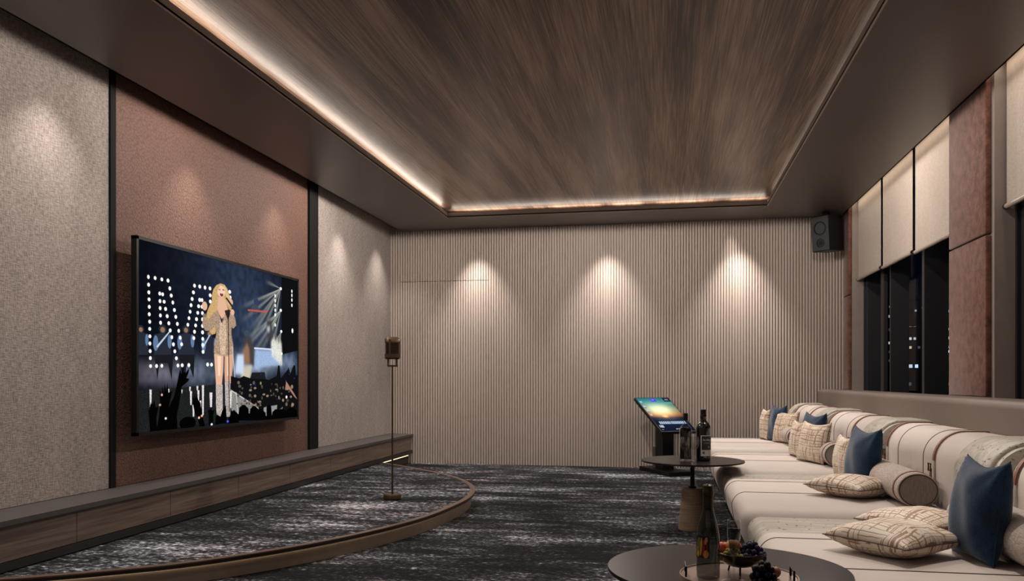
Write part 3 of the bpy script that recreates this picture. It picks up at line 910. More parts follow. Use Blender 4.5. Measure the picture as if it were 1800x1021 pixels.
('p',(0.8,0.72,0.74),[(0.289,0.763),(0.299,0.763),(0.297,0.788),(0.291,0.788)],0.5),
('p',(0.8,0.72,0.74),[(0.294,0.788),(0.305,0.788),(0.303,0.848),(0.296,0.847)],0.5),
('p',(0.8,0.72,0.74),[(0.306,0.848),(0.316,0.849),(0.314,0.89),(0.308,0.89)],0.5),
('p',(0.8,0.72,0.74),[(0.319,0.759),(0.331,0.759),(0.329,0.934),(0.322,0.934)],0.5),
('p',(0.8,0.72,0.74),[(0.363,0.803),(0.38,0.803),(0.377,0.89),(0.367,0.89)],0.5),
('p',(0.8,0.72,0.74),[(0.208,0.782),(0.214,0.782),(0.212,0.802),(0.209,0.802)],0.5),
('p',(0.8,0.72,0.74),[(0.141,0.777),(0.147,0.777),(0.146,0.801),(0.142,0.801)],0.5),
('p',(0.8,0.72,0.74),[(0.489,0.798),(0.502,0.798),(0.499,0.902),(0.491,0.902)],0.5),
('p',(0.8,0.72,0.74),[(0.511,0.83),(0.532,0.831),(0.528,0.904),(0.515,0.903)],0.5),
('p',(0.6,0.6,0.55),[(0.494,0.788),(0.716,0.932),(0.716,0.941),(0.494,0.797)],0),
('p',(0.25,0.25,0.24),[(0.501,0.802),(0.716,0.941),(0.832,0.907),(0.832,0.997),(0.494,0.975)],0.7),
('p',(0.62,0.4,0.17),[(0.43,0.138),(0.404,0.154),(0.386,0.183),(0.376,0.223),(0.378,0.252),(0.36,0.293),(0.346,0.333),(0.348,0.371),(0.36,0.394),(0.363,0.438),(0.378,0.456),(0.399,0.447),(0.414,0.355),(0.422,0.263),(0.46,0.244),(0.48,0.286),(0.497,0.297),(0.504,0.236),(0.486,0.202),(0.472,0.163),(0.454,0.141)],0.4),
('p',(0.42,0.29,0.2),[(0.391,0.317),(0.406,0.382),(0.373,0.432),(0.338,0.437),(0.321,0.402),(0.326,0.344),(0.346,0.342),(0.354,0.376)],0.6),
('e',(0.8,0.47,0.32),(0.335,0.291),(0.015,0.026),0),
('e',(0.25,0.18,0.15),(0.335,0.347),(0.012,0.011),0),
('p',(0.8,0.47,0.32),[(0.415,0.226),(0.454,0.222),(0.478,0.291),(0.46,0.329),(0.437,0.354),(0.409,0.304)],0),
('p',(0.42,0.29,0.2),[(0.391,0.32),(0.412,0.297),(0.437,0.381),(0.464,0.296),(0.491,0.303),(0.502,0.357),(0.497,0.437),(0.511,0.516),(0.511,0.558),(0.48,0.575),(0.451,0.581),(0.42,0.578),(0.388,0.565),(0.39,0.524),(0.404,0.446),(0.393,0.384)],0.8),
('p',(0.65,0.47,0.33),[(0.427,0.366),(0.443,0.384),(0.459,0.349),(0.467,0.44),(0.459,0.571),(0.43,0.573),(0.419,0.445)],0.8),
('p',(0.42,0.29,0.2),[(0.486,0.306),(0.505,0.297),(0.523,0.341),(0.529,0.382),(0.511,0.404),(0.489,0.392)],0.6),
('e',(0.8,0.47,0.32),(0.505,0.303),(0.0125,0.0185),0),
('e',(0.8,0.47,0.32),(0.49,0.242),(0.018,0.0225),0),
('e',(0.95,0.62,0.45),(0.434,0.186),(0.0235,0.036),0),
('e',(0.25,0.03,0.03),(0.436,0.204),(0.0105,0.013),0),
('e',(0.95,0.9,0.88),(0.436,0.195),(0.008,0.003),0),
('e',(0.08,0.04,0.03),(0.423,0.177),(0.0065,0.003),0),
('e',(0.08,0.04,0.03),(0.447,0.174),(0.007,0.0035),0),
('p',(0.62,0.4,0.17),[(0.43,0.138),(0.409,0.15),(0.388,0.193),(0.381,0.252),(0.396,0.242),(0.409,0.188),(0.422,0.161)],0.4),
('p',(0.75,0.52,0.25),[(0.454,0.141),(0.469,0.164),(0.483,0.214),(0.472,0.242),(0.459,0.192),(0.448,0.155)],0.4),
('p',(0.02,0.02,0.02),[(0.459,0.221),(0.469,0.216),(0.509,0.263),(0.501,0.273)],0),
('p',(0.03,0.02,0.02),[(0.454,0.3),(0.483,0.288),(0.49,0.312),(0.478,0.36),(0.464,0.329)],0),
('p',(0.8,0.47,0.32),[(0.39,0.569),(0.449,0.58),(0.445,0.676),(0.437,0.758),(0.402,0.757),(0.398,0.69)],0),
('p',(0.95,0.68,0.5),[(0.41,0.581),(0.434,0.584),(0.427,0.703),(0.414,0.703)],0),
('p',(0.72,0.4,0.27),[(0.455,0.58),(0.511,0.561),(0.508,0.636),(0.494,0.749),(0.457,0.748),(0.454,0.676)],0),
('p',(0.9,0.6,0.42),[(0.467,0.585),(0.484,0.581),(0.48,0.703),(0.469,0.703)],0),
('p',(0.5,0.43,0.4),[(0.401,0.756),(0.442,0.756),(0.443,0.898),(0.44,0.954),(0.407,0.951),(0.402,0.883)],0.9),
('p',(0.46,0.39,0.37),[(0.456,0.737),(0.491,0.737),(0.49,0.901),(0.491,0.958),(0.466,0.956),(0.459,0.886)],0.9),
('p',(0.01,0.01,0.01),[(0.475,0.301),(0.48,0.3),(0.487,0.927),(0.482,0.927)],0),
('p',(0.6,0.58,0.5),[(0.501,0.517),(0.505,0.516),(0.544,0.951),(0.539,0.951)],0),
('p',(0.004,0.004,0.005),[(0.494,0.703),(0.55,0.718),(0.579,0.702),(0.638,0.72),(0.732,0.722),(0.765,0.727),(0.825,0.7),(0.836,0.625),(0.849,0.628),(0.857,0.717),(0.914,0.656),(0.924,0.638),(0.939,0.683),(0.968,0.618),(0.982,0.624),(0.988,0.698),(1.01,0.683),(1.01,1),(0.7,0.992),(0.684,0.914),(0.494,0.782)],0),
('e',(0.3,0.22,0.16),(0.629,0.76),(0.0065,0.005),0),
('e',(0.1,0.09,0.08),(0.543,0.825),(0.0085,0.0105),0),
('e',(0.1,0.09,0.08),(0.623,0.829),(0.009,0.0105),0),
('e',(0.16,0.12,0.09),(0.64,0.897),(0.0095,0.011),0),
('e',(0.1,0.09,0.08),(0.878,0.783),(0.006,0.012),0),
('e',(0.1,0.09,0.08),(0.956,0.923),(0.0045,0.01),0),
('e',(0.07,0.055,0.045),(0.817,0.84),(0.0055,0.007),0),
('e',(0.1,0.09,0.08),(0.948,0.915),(0.004,0.0075),0),
('e',(0.07,0.055,0.045),(0.833,0.804),(0.007,0.01),0),
('e',(0.1,0.09,0.08),(0.71,0.771),(0.0055,0.0105),0),
('e',(0.1,0.09,0.08),(0.567,0.813),(0.007,0.009),0),
('e',(0.07,0.055,0.045),(0.831,0.772),(0.004,0.013),0),
('e',(0.07,0.055,0.045),(0.8,0.826),(0.0065,0.011),0),
('e',(0.1,0.09,0.08),(0.664,0.836),(0.0035,0.0045),0),
('e',(0.07,0.055,0.045),(0.626,0.866),(0.004,0.012),0),
('e',(0.1,0.09,0.08),(0.651,0.747),(0.0085,0.0115),0),
('e',(0.1,0.09,0.08),(0.953,0.899),(0.004,0.0075),0),
('e',(0.3,0.22,0.16),(0.959,0.908),(0.0115,0.0125),0),
('e',(0.07,0.055,0.045),(0.821,0.759),(0.011,0.007),0),
('e',(0.07,0.055,0.045),(0.635,0.84),(0.0055,0.0045),0),
('e',(0.1,0.09,0.08),(0.553,0.768),(0.01,0.009),0),
('e',(0.07,0.055,0.045),(0.714,0.78),(0.004,0.005),0),
('e',(0.07,0.055,0.045),(0.848,0.859),(0.009,0.0095),0),
('e',(0.16,0.12,0.09),(0.777,0.803),(0.004,0.009),0),
('e',(0.07,0.055,0.045),(0.865,0.825),(0.008,0.007),0),
('e',(0.3,0.22,0.16),(0.701,0.75),(0.0065,0.01),0),
('e',(0.07,0.055,0.045),(0.709,0.781),(0.003,0.0065),0),
('e',(0.07,0.055,0.045),(0.632,0.777),(0.006,0.006),0),
('e',(0.1,0.09,0.08),(0.666,0.892),(0.0075,0.012),0),
('e',(0.16,0.12,0.09),(0.699,0.898),(0.0075,0.005),0),
('e',(0.07,0.055,0.045),(0.619,0.883),(0.0055,0.01),0),
('e',(0.3,0.22,0.16),(0.877,0.872),(0.0085,0.0105),0),
('e',(0.3,0.22,0.16),(0.824,0.795),(0.012,0.005),0),
('e',(0.07,0.055,0.045),(0.961,0.947),(0.004,0.0135),0),
('e',(0.16,0.12,0.09),(0.585,0.893),(0.0095,0.01),0),
('e',(0.3,0.22,0.16),(0.725,0.826),(0.011,0.006),0),
('e',(0.16,0.12,0.09),(0.537,0.879),(0.007,0.006),0),
('e',(0.3,0.22,0.16),(0.695,0.876),(0.01,0.009),0),
('e',(0.1,0.09,0.08),(0.916,0.786),(0.011,0.0095),0),
('e',(0.3,0.22,0.16),(0.87,0.925),(0.004,0.005),0),
('e',(0.1,0.09,0.08),(0.782,0.834),(0.008,0.005),0),
('e',(0.16,0.12,0.09),(0.681,0.873),(0.005,0.007),0),
('e',(0.3,0.22,0.16),(0.565,0.889),(0.0055,0.011),0),
('e',(0.3,0.22,0.16),(0.66,0.782),(0.0095,0.007),0),
('e',(0.1,0.09,0.08),(0.565,0.882),(0.0065,0.0075),0),
('e',(0.16,0.12,0.09),(0.906,0.902),(0.0095,0.013),0),
('e',(0.3,0.22,0.16),(0.801,0.918),(0.0065,0.011),0),
('e',(0.07,0.055,0.045),(0.601,0.88),(0.0085,0.0065),0),
('e',(0.16,0.12,0.09),(0.906,0.797),(0.01,0.005),0),
('e',(0.3,0.22,0.16),(0.66,0.834),(0.009,0.009),0),
('e',(0.3,0.22,0.16),(0.752,0.837),(0.01,0.0075),0),
('e',(0.16,0.12,0.09),(0.862,0.937),(0.0095,0.01),0),
('e',(0.3,0.22,0.16),(0.661,0.895),(0.009,0.009),0),
('e',(0.3,0.22,0.16),(0.944,0.85),(0.009,0.0085),0),
('e',(0.1,0.09,0.08),(0.59,0.863),(0.0105,0.007),0),
('e',(0.07,0.055,0.045),(0.711,0.849),(0.0055,0.0125),0),
('e',(0.16,0.12,0.09),(0.613,0.869),(0.0035,0.0095),0),
('e',(0.1,0.09,0.08),(0.928,0.812),(0.007,0.0075),0),
('e',(0.16,0.12,0.09),(0.545,0.745),(0.0085,0.0105),0),
('e',(0.3,0.22,0.16),(0.953,0.778),(0.01,0.014),0),
('e',(0.16,0.12,0.09),(0.565,0.883),(0.0045,0.008),0),
('e',(0.1,0.09,0.08),(0.919,0.79),(0.0115,0.011),0),
('e',(0.3,0.22,0.16),(0.917,0.793),(0.01,0.008),0),
('e',(0.3,0.22,0.16),(0.627,0.795),(0.0095,0.0075),0),
('e',(0.1,0.09,0.08),(0.697,0.883),(0.0065,0.0095),0),
('e',(0.3,0.22,0.16),(0.635,0.889),(0.008,0.009),0),
('e',(0.16,0.12,0.09),(0.682,0.904),(0.004,0.005),0),
('e',(0.1,0.09,0.08),(0.963,0.953),(0.0095,0.008),0),
('e',(0.07,0.055,0.045),(0.571,0.782),(0.0075,0.0075),0),
('e',(0.07,0.055,0.045),(0.786,0.756),(0.0035,0.005),0),
('e',(0.1,0.09,0.08),(0.554,0.802),(0.003,0.006),0),
('e',(0.1,0.09,0.08),(0.854,0.785),(0.0045,0.007),0),
('e',(0.07,0.055,0.045),(0.916,0.876),(0.0105,0.0105),0),
('e',(0.16,0.12,0.09),(0.952,0.928),(0.009,0.0115),0),
('e',(0.3,0.22,0.16),(0.842,0.851),(0.0045,0.012),0),
('e',(0.02,0.02,0.35),(0.733,0.7),(0.004,0.0035),0),
('e',(0.02,0.02,0.35),(0.592,0.856),(0.0035,0.003),0),
('e',(0.02,0.02,0.35),(0.63,0.764),(0.0035,0.0035),0),
('e',(0.02,0.02,0.35),(0.828,0.863),(0.0045,0.0035),0),
('e',(0.02,0.02,0.35),(0.662,0.763),(0.0035,0.0035),0),
('e',(0.02,0.02,0.35),(0.704,0.692),(0.004,0.0035),0),
('e',(0.02,0.02,0.35),(0.928,0.687),(0.0045,0.004),0),
('e',(0.02,0.02,0.35),(0.973,0.716),(0.005,0.004),0),
('e',(0.02,0.02,0.35),(0.587,0.851),(0.0035,0.0035),0),
('e',(0.02,0.02,0.35),(0.9,0.733),(0.0045,0.004),0),
('p',(0.4,0.2,0.15),[(0.903,0.737),(0.957,0.807),(1,0.87),(0.976,0.853),(0.93,0.798),(0.894,0.798)],0),
('e',(1,0.95,0.9),(0.906,0.851),(0.0075,0.011),0),
('p',(0.3,0.3,0.3),[(0.724,0.916),(0.745,0.91),(0.745,0.982),(0.724,0.98)],0.7),
('p',(0.3,0.3,0.3),[(0.781,0.907),(0.829,0.904),(0.822,0.981),(0.788,0.981)],0.7),
('p',(0,0,0),[(0.541,0.985),(0.549,0.905),(0.571,0.887),(0.59,0.891),(0.613,0.914),(0.617,0.992)],0),
('p',(0,0,0),[(0.617,0.992),(0.625,0.917),(0.646,0.898),(0.664,0.902),(0.687,0.926),(0.691,0.998)],0),
('p',(0,0,0),[(0.66,0.996),(0.668,0.941),(0.692,0.922),(0.713,0.927),(0.738,0.951),(0.742,1)],0),
('p',(0,0,0),[(0.745,1),(0.749,0.917),(0.761,0.897),(0.771,0.901),(0.783,0.925),(0.785,1.01)],0),
('p',(0,0,0),[(0.815,1.01),(0.825,0.951),(0.857,0.933),(0.883,0.937),(0.915,0.964),(0.921,1.02)],0),
('p',(0,0,0),[(0.897,1.02),(0.907,0.942),(0.938,0.923),(0.964,0.927),(0.995,0.954),(1,1.03)],0),
('p',(0,0,0),[(0.783,1.01),(0.791,0.949),(0.815,0.931),(0.836,0.934),(0.861,0.96),(0.865,1.01)],0),
('p',(0,0,0),[(0.045,0.874),(0.05,0.89),(0.058,0.844),(0.062,0.859),(0.067,0.839),(0.069,0.86),(0.073,0.833),(0.079,0.86),(0.081,0.876),(0.091,0.865),(0.092,0.885),(0.084,0.931),(0.088,1),(0.054,1),(0.05,0.924)],0),
('p',(0,0,0),[(0.099,0.78),(0.109,0.808),(0.113,0.757),(0.119,0.8),(0.124,0.745),(0.13,0.792),(0.137,0.744),(0.143,0.797),(0.162,0.789),(0.156,0.817),(0.147,0.856),(0.143,0.896),(0.147,1.01),(0.085,1),(0.097,0.917),(0.101,0.839)],0),
('p',(0,0,0),[(0.202,0.66),(0.208,0.693),(0.217,0.651),(0.222,0.684),(0.232,0.647),(0.23,0.688),(0.252,0.655),(0.244,0.692),(0.234,0.717),(0.249,0.721),(0.244,0.734),(0.217,0.76),(0.208,0.77),(0.196,0.867),(0.184,0.923),(0.188,1.01),(0.133,1.01),(0.143,0.88),(0.169,0.822),(0.184,0.754),(0.194,0.7)],0),
('p',(0,0,0),[(0.267,0.817),(0.277,0.838),(0.278,0.808),(0.284,0.834),(0.292,0.815),(0.301,0.848),(0.311,0.861),(0.315,0.895),(0.321,0.934),(0.338,1),(0.305,1),(0.296,0.949),(0.278,0.914),(0.269,0.863)],0),
('e',(0,0,0),(0.241,0.973),(0.0435,0.036),0),
('p',(0,0,0),[(0.355,0.91),(0.361,0.898),(0.365,0.911),(0.372,0.89),(0.377,0.912),(0.394,0.909),(0.385,0.939),(0.387,1),(0.359,1),(0.357,0.937)],0),
('p',(0,0,0),[(0.407,0.936),(0.429,0.951),(0.439,0.917),(0.447,0.908),(0.462,0.882),(0.465,0.918),(0.47,0.995),(0.398,0.997),(0.398,0.961)],0),
('p',(0,0,0),[(0.479,0.964),(0.495,0.943),(0.493,0.902),(0.502,0.925),(0.521,0.922),(0.528,0.95),(0.547,0.979),(0.547,1),(0.479,1)],0),
('p',(0,0,0),[(0.494,0.975),(0.494,0.928),(0.515,0.916),(0.543,0.945),(0.579,0.934),(0.7,0.971),(1.01,0.98),(1.01,1.01),(0.494,0.984)],0),
('e',(1,0.9,0.8),(0.129,0.937),(0.005,0.006),0),
('e',(1,0.6,0.4),(0.303,0.948),(0.0055,0.007),0),
('e',(1,0.5,0.3),(0.319,0.938),(0.006,0.0065),0),
('e',(0.8,0.8,1),(0.376,0.994),(0.006,0.007),0),
('e',(0.1,0.1,1),(0.474,0.985),(0.0065,0.007),0),
('e',(0.8,0.5,0.4),(0.11,0.808),(0.0045,0.0065),0),
('e',(0.7,0.4,0.3),(0.101,0.862),(0.005,0.006),0),
]

# ------------------------------------------------------------------ television on the leather panel
TVX = -3.475
TY_0, TY_1, TZ_0, TZ_1 = 4.925, 7.385, 0.722, 2.062
tv = thing('television', 'large flat television showing a concert, mounted on the leather panel', 'television', (TVX, (TY_0 + TY_1) / 2, TZ_0))
W2, HT = (TY_1 - TY_0) / 2, TZ_1 - TZ_0
fr = 0.022
g = Geo()
g.box(-0.035, 0.006, -W2, -W2 + fr, 0, HT); g.box(-0.035, 0.006, W2 - fr, W2, 0, HT)
g.box(-0.035, 0.006, -W2, W2, 0, fr); g.box(-0.035, 0.006, -W2, W2, HT - fr, HT)
g.build('bezel', M['black'], tv)
Geo().box(-0.036, -0.006, -W2 + 0.01, W2 - 0.01, 0.01, HT - 0.01).build('back_cover', M['black'], tv)
Geo().box(XL - TVX + 0.0005, -0.036, -0.35, 0.35, 0.40, 0.90).build('wall_bracket', M['black'], tv)

def raster(W, H, shapes, seed=1):
    """draws flat shapes in screen units (0..1, 0..1 from the top left) into an array"""
    rg = np.random.RandomState(seed)
    ys, xs = np.mgrid[0:H, 0:W]
    S_ = (xs + 0.5) / W; T_ = (ys + 0.5) / H
    img = np.zeros((H, W, 3))
    low = rg.rand(H // 10 + 2, W // 10 + 2)
    def soft(a):
        yi = T_ * (a.shape[0] - 1.001); xi = S_ * (a.shape[1] - 1.001)
        y0 = yi.astype(int); x0 = xi.astype(int); fy = yi - y0; fx = xi - x0
        return (a[y0, x0] * (1 - fx) + a[y0, x0 + 1] * fx) * (1 - fy) + (a[y0 + 1, x0] * (1 - fx) + a[y0 + 1, x0 + 1] * fx) * fy
    cloud = soft(low)
    fine = rg.rand(H, W)
    img[:] = np.array((0.010, 0.016, 0.034)) * (0.7 + 0.6 * cloud[..., None])
    img *= (np.clip(0.2 + 1.6 * S_, 0.2, 1.0) * 0.75)[..., None]
    def blend(mask, col, n=0.0):
        c = np.array(col, float)[None, None, :] * (1 + n * (fine[..., None] - 0.5) * 1.6)
        img[:] = img * (1 - mask[..., None]) + np.clip(c, 0, 2) * mask[..., None]
    SS = 3
    for s in shapes:
        if s[0] == 'g':
            _, col, (a, b), sa, sb, amp = s
            gg = np.exp(-((S_ - a) / sa) ** 2 - ((T_ - b) / sb) ** 2) * amp * (0.6 + 0.8 * cloud)
            img[:] = img * (1 - 0.6 * np.clip(gg, 0, 1)[..., None]) + np.array(col) * gg[..., None] * 0.6
        elif s[0] == 'r':
            _, col, a, b, c = s
            A_ = np.array(a); B_ = (np.array(b) + np.array(c)) / 2; d = B_ - A_; L = np.hypot(*d)
            asp = W / H
            px = (S_ - A_[0]); py = (T_ - A_[1])
            t = (px * d[0] + py * d[1]) / (L * L)
            perp = np.abs(px * d[1] - py * d[0]) / L
            wdt = 0.002 + 0.02 * np.clip(t, 0, 1)
            mm = np.clip(1 - perp / wdt, 0, 1) * np.clip(t * 30, 0, 1) * np.clip(1.15 - t, 0, 1)
            img[:] += np.array(col) * mm[..., None] * 0.85
        else:
            if s[0] == 'e':
                _, col, (a, b), (ra, rb), n = s
                x0, x1, y0, y1 = a - ra, a + ra, b - rb, b + rb
            else:
                _, col, pts, n = s
                P = np.array(pts); x0, y0 = P.min(0); x1, y1 = P.max(0)
            i0 = max(int(x0 * W) - 1, 0); i1 = min(int(x1 * W) + 2, W); j0 = max(int(y0 * H) - 1, 0); j1 = min(int(y1 * H) + 2, H)
            if i1 <= i0 or j1 <= j0: continue
            jj, ii = np.mgrid[0:(j1 - j0) * SS, 0:(i1 - i0) * SS]
            xx = (i0 + (ii + 0.5) / SS) / W; yy = (j0 + (jj + 0.5) / SS) / H
            if s[0] == 'e':
                ins = ((xx - a) / ra) ** 2 + ((yy - b) / rb) ** 2 < 1
            else:
                ins = np.zeros(xx.shape, bool); m = len(P)
                for k in range(m):
                    xa, ya = P[k]; xb, yb = P[(k + 1) % m]
                    if ya == yb: continue
                    c1 = (ya > yy) != (yb > yy)
                    ins ^= c1 & (xx < (xb - xa) * (yy - ya) / (yb - ya) + xa)
            mk = ins.reshape(j1 - j0, SS, i1 - i0, SS).mean((1, 3))
            full = np.zeros((H, W)); full[j0:j1, i0:i1] = mk
            if s[0] == 'b':
                for _ in range(5):
                    full = (full + np.roll(full, 2, 0) + np.roll(full, -2, 0) + np.roll(full, 2, 1) + np.roll(full, -2, 1)) / 5
            blend(full, col, n)
    return np.clip(img, 0, 1.4)

def screen_mesh(name, W, H, corners, img, strength, parent):
    """a flat panel of W x H picture cells; corners: top-left, top-right, bottom-left"""
    tl, tr, bl = (np.array(c, float) for c in corners)
    ys, xs = np.mgrid[0:H + 1, 0:W + 1]
    V = tl + (tr - tl) * (xs / W)[..., None] + (bl - tl) * (ys / H)[..., None]
    V = V.reshape(-1, 3)
    j, i = np.mgrid[0:H, 0:W]
    a = (j * (W + 1) + i).reshape(-1)
    F = np.stack([a, a + W + 1, a + W + 2, a + 1], 1)
    me = bpy.data.meshes.new(name)
    me.vertices.add(len(V)); me.vertices.foreach_set('co', V.astype(np.float32).ravel())
    me.loops.add(F.size); me.loops.foreach_set('vertex_index', F.astype(np.int32).ravel())
    me.polygons.add(len(F))
    me.polygons.foreach_set('loop_start', np.arange(0, F.size, 4, dtype=np.int32))
    me.update(calc_edges=True)
    at = me.color_attributes.new('picture', 'FLOAT_COLOR', 'CORNER')
    col = np.ones((len(F), 4, 4), np.float32)
    col[:, :, :3] = img.reshape(-1, 3)[:, None, :]
    at.data.foreach_set('color', col.ravel())
    m, nt, b = new_mat(name + '_picture')
    ca = nt.nodes.new('ShaderNodeVertexColor'); ca.layer_name = 'picture'
    b.inputs['Base Color'].default_value = (0.002, 0.002, 0.002, 1)
    b.inputs['Roughness'].default_value = 0.35
    b.inputs['Specular IOR Level'].default_value = 0.0
    nt.links.new(ca.outputs['Color'], b.inputs['Emission Color'])
    b.inputs['Emission Strength'].default_value = strength
    return link(name, me, m, parent)

img = raster(600, 330, CONCERT)
screen_mesh('screen', 600, 330, ((0.0, -W2 + fr, HT - fr), (0.0, W2 - fr, HT - fr), (0.0, -W2 + fr, fr)), img, 1.0, tv)

# ------------------------------------------------------------------ vintage microphone on a slim stand
mic = thing('microphone_stand', 'vintage ribbed bronze microphone on a slim stand on the stage', 'microphone', (-2.21, 6.45, 0.119), math.radians(20))
g = Geo()
pr = [(0.001, 0.0), (0.062, 0.0), (0.070, 0.006), (0.072, 0.014)]
v = []
g.lathe([(0.062, 0), (0.072, 0.006), (0.073, 0.036), (0.068, 0.044), (0.012, 0.046)], n=12)
g.build('base', M['bronze'], mic, auto=35)
Geo().tube([(0, 0, 0.044), (0, 0, 1.09)], 0.0075, 12).build('pole', M['bronze'], mic, auto=40)
g = Geo(); g.tube([(-0.034, 0, 1.165), (-0.034, 0, 1.095), (0.034, 0, 1.095), (0.034, 0, 1.165)], 0.008, 8)
g.box(-0.042, 0.042, -0.008, 0.008, 1.086, 1.10); g.build('yoke', M['bronze'], mic)
hd = Geo()
sec = roundpoly([(-0.062, -0.045, 0.03), (0.062, -0.045, 0.03), (0.062, 0.045, 0.03), (-0.062, 0.045, 0.03)], 5)
def slab(g, z0, z1, s0, s1):
    n = len(sec); v = [(x * s0, y * s0, z0) for x, y in sec] + [(x * s1, y * s1, z1) for x, y in sec]
    g.add(v, [tuple(range(n)), tuple(range(n, 2 * n))] + [(i, (i + 1) % n, n + (i + 1) % n, n + i) for i in range(n)])
slab(hd, 1.148, 1.158, 0.86, 1.0); slab(hd, 1.158, 1.190, 1.0, 1.0); slab(hd, 1.282, 1.316, 1.0, 1.0); slab(hd, 1.316, 1.328, 1.0, 0.80)
hd.box(-0.030, -0.014, -0.050, -0.043, 1.16, 1.31); hd.box(0.058, 0.066, -0.012, 0.012, 1.16, 1.31)
body = hd.build('head', M['bronze'], mic, auto=35)
g = Geo(); slab(g, 1.188, 1.284, 0.88, 0.88); g.build('core', M['black'], mic)
g = Geo()
for k in range(9): slab(g, 1.1925 + k * 0.0102, 1.1958 + k * 0.0102, 0.98, 0.98)
g.build('grille', M['bronze'], mic, auto=35)

# ------------------------------------------------------------------ loudspeaker in the far upper corner
sp = thing('loudspeaker', 'black two-cone loudspeaker mounted high in the far right corner', 'loudspeaker', (1.855, 10.16, 2.60), math.radians(-45))
sp.rotation_euler = (math.radians(4), 0, math.radians(-45))
Geo().box(-0.115, 0.115, -0.13, 0.15, 0, 0.41, 0.006).build('cabinet', M['black'], sp)
spk = plain('speaker_face', (0.018, 0.017, 0.016), 0.6)
Geo().box(-0.113, 0.113, -0.137, -0.128, 0.008, 0.402, 0.003).build('baffle', spk, sp)
def ring(z, r, depth, name, mat):
    g = Geo(); v, f = [], []
    prof = [(r, 0.0), (r, 0.006), (r * 0.86, 0.006), (r * 0.8, -depth * 0.3), (r * 0.35, -depth), (0.0005, -depth * 0.8)]
    n = 28
    for (rr, d) in prof:
        for k in range(n): v.append((rr * math.cos(2 * PI * k / n), -0.137 - d, z + rr * math.sin(2 * PI * k / n)))
    for i in range(len(prof) - 1):
        for k in range(n): f.append((i * n + k, i * n + (k + 1) % n, (i + 1) * n + (k + 1) % n, (i + 1) * n + k))
    g.add(v, f); return g.build(name, mat, sp, auto=40)
ring(0.265, 0.080, 0.004, 'woofer', M['black'])
ring(0.095, 0.050, 0.004, 'bass_port', M['black'])
Geo().tube([(0, -0.1375, 0.095), (0, -0.139, 0.095)], 0.033, 20).build('port_hole', M['black'], sp)
Geo().box(-0.03, 0.03, -0.03, 0.03, 0.41, 0.455).build('mounting_bracket', M['black'], sp)

# ------------------------------------------------------------------ karaoke touch screen on a pedestal
kb = thing('karaoke_terminal', 'black pedestal terminal with tilted touch screen by the ribbed wall', 'screen', (-0.02, 9.88, 0), math.radians(29))
Geo().box(-0.15, 0.15, -0.37, 0.37, 0.0, 0.05, 0.006).build('base', M['black'], kb)
Geo().box(-0.075, 0.075, -0.08, 0.09, 0.05, 0.57, 0.004).build('column', M['black'], kb)
Geo().box(-0.085, 0.085, 0.0905, 0.14, 0.05, 0.30, 0.003).build('cable_box', M['charcoal'], kb)
KW, KY, KT, KB_ = 0.2175, 0.33, 0.875, 0.515
dn = Vector((0, -2 * KY, KB_ - KT)); nn = Vector((0, -(KT - KB_), 2 * KY)).normalized()
def slabq(name, e0, e1, grow, mat, parent):
    c = Vector((0, 0, (KT + KB_) / 2)); r = Vector((KW + grow, 0, 0)); d = dn / 2 + dn.normalized() * grow
    v = [c + nn * e + sx * r + sy * d for e in (e0, e1) for sx, sy in ((-1, -1), (1, -1), (1, 1), (-1, 1))]
    return obj(name, v, [(0, 1, 2, 3), (4, 5, 6, 7)] + [(i, (i + 1) % 4, 4 + (i + 1) % 4, 4 + i) for i in range(4)], mat, parent)
hs = slabq('screen_housing', -0.035, -0.001, 0.012, M['black'], kb)
Geo().box(-0.05, 0.05, -0.05, 0.06, 0.565, 0.66).build('neck', M['black'], kb)
# sunset menu picture with rows of small bars
W_, H_ = 120, 200
yy, xx = np.mgrid[0:H_, 0:W_]; S_ = (xx + 0.5) / W_; T_ = (yy + 0.5) / H_
def lerp(stops, t):
    out = np.zeros(t.shape + (3,))
    for c in range(3): out[..., c] = np.interp(t, [s_[0] for s_ in stops], [s_[1][c] for s_ in stops])
    return out
im = lerp([(0, (0.015, 0.16, 0.20)), (0.15, (0.04, 0.30, 0.30)), (0.35, (0.42, 0.52, 0.30)), (0.5, (0.60, 0.30, 0.08)), (0.58, (0.35, 0.06, 0.02)), (0.61, (0.01, 0.015, 0.05)), (1, (0.004, 0.008, 0.03))], T_)
im += np.exp(-((S_ - 0.45) / 0.34) ** 2 - ((T_ - 0.38) / 0.17) ** 2)[..., None] * np.array((0.75, 0.72, 0.45))
im += np.exp(-((S_ - 0.45) / 0.07) ** 2 - ((T_ - 0.57) / 0.035) ** 2)[..., None] * np.array((1.3, 0.5, 0.12))
im *= (1 - 0.75 * np.clip((np.abs(S_ - 0.45) - 0.22) / 0.5, 0, 1) * (T_ > 0.2))[..., None]
im[(S_ > 0.40) & (S_ < 0.56) & (T_ > 0.02) & (T_ < 0.12)] = (0.10, 0.06, 0.75)
im[(S_ > 0.80) & (T_ < 0.12)] = (0.01, 0.01, 0.03)
def bars(s0, s1, t0, t1, n, col, gap=0.3):
    for k in range(n):
        a = s0 + (s1 - s0) * k / n; b_ = a + (s1 - s0) / n * (1 - gap)
        im[(S_ > a) & (S_ < b_) & (T_ > t0) & (T_ < t1)] = col
bars(0.12, 0.92, 0.725, 0.80, 14, (0.45, 0.6, 0.75)); bars(0.04, 0.17, 0.83, 0.90, 3, (0.6, 0.65, 0.7))
bars(0.46, 0.62, 0.935, 0.955, 4, (0.6, 0.6, 0.65)); bars(0.03, 0.09, 0.95, 0.965, 2, (0.4, 0.4, 0.45)); bars(0.70, 0.76, 0.90, 0.945, 1, (0.25, 0.1, 0.6))
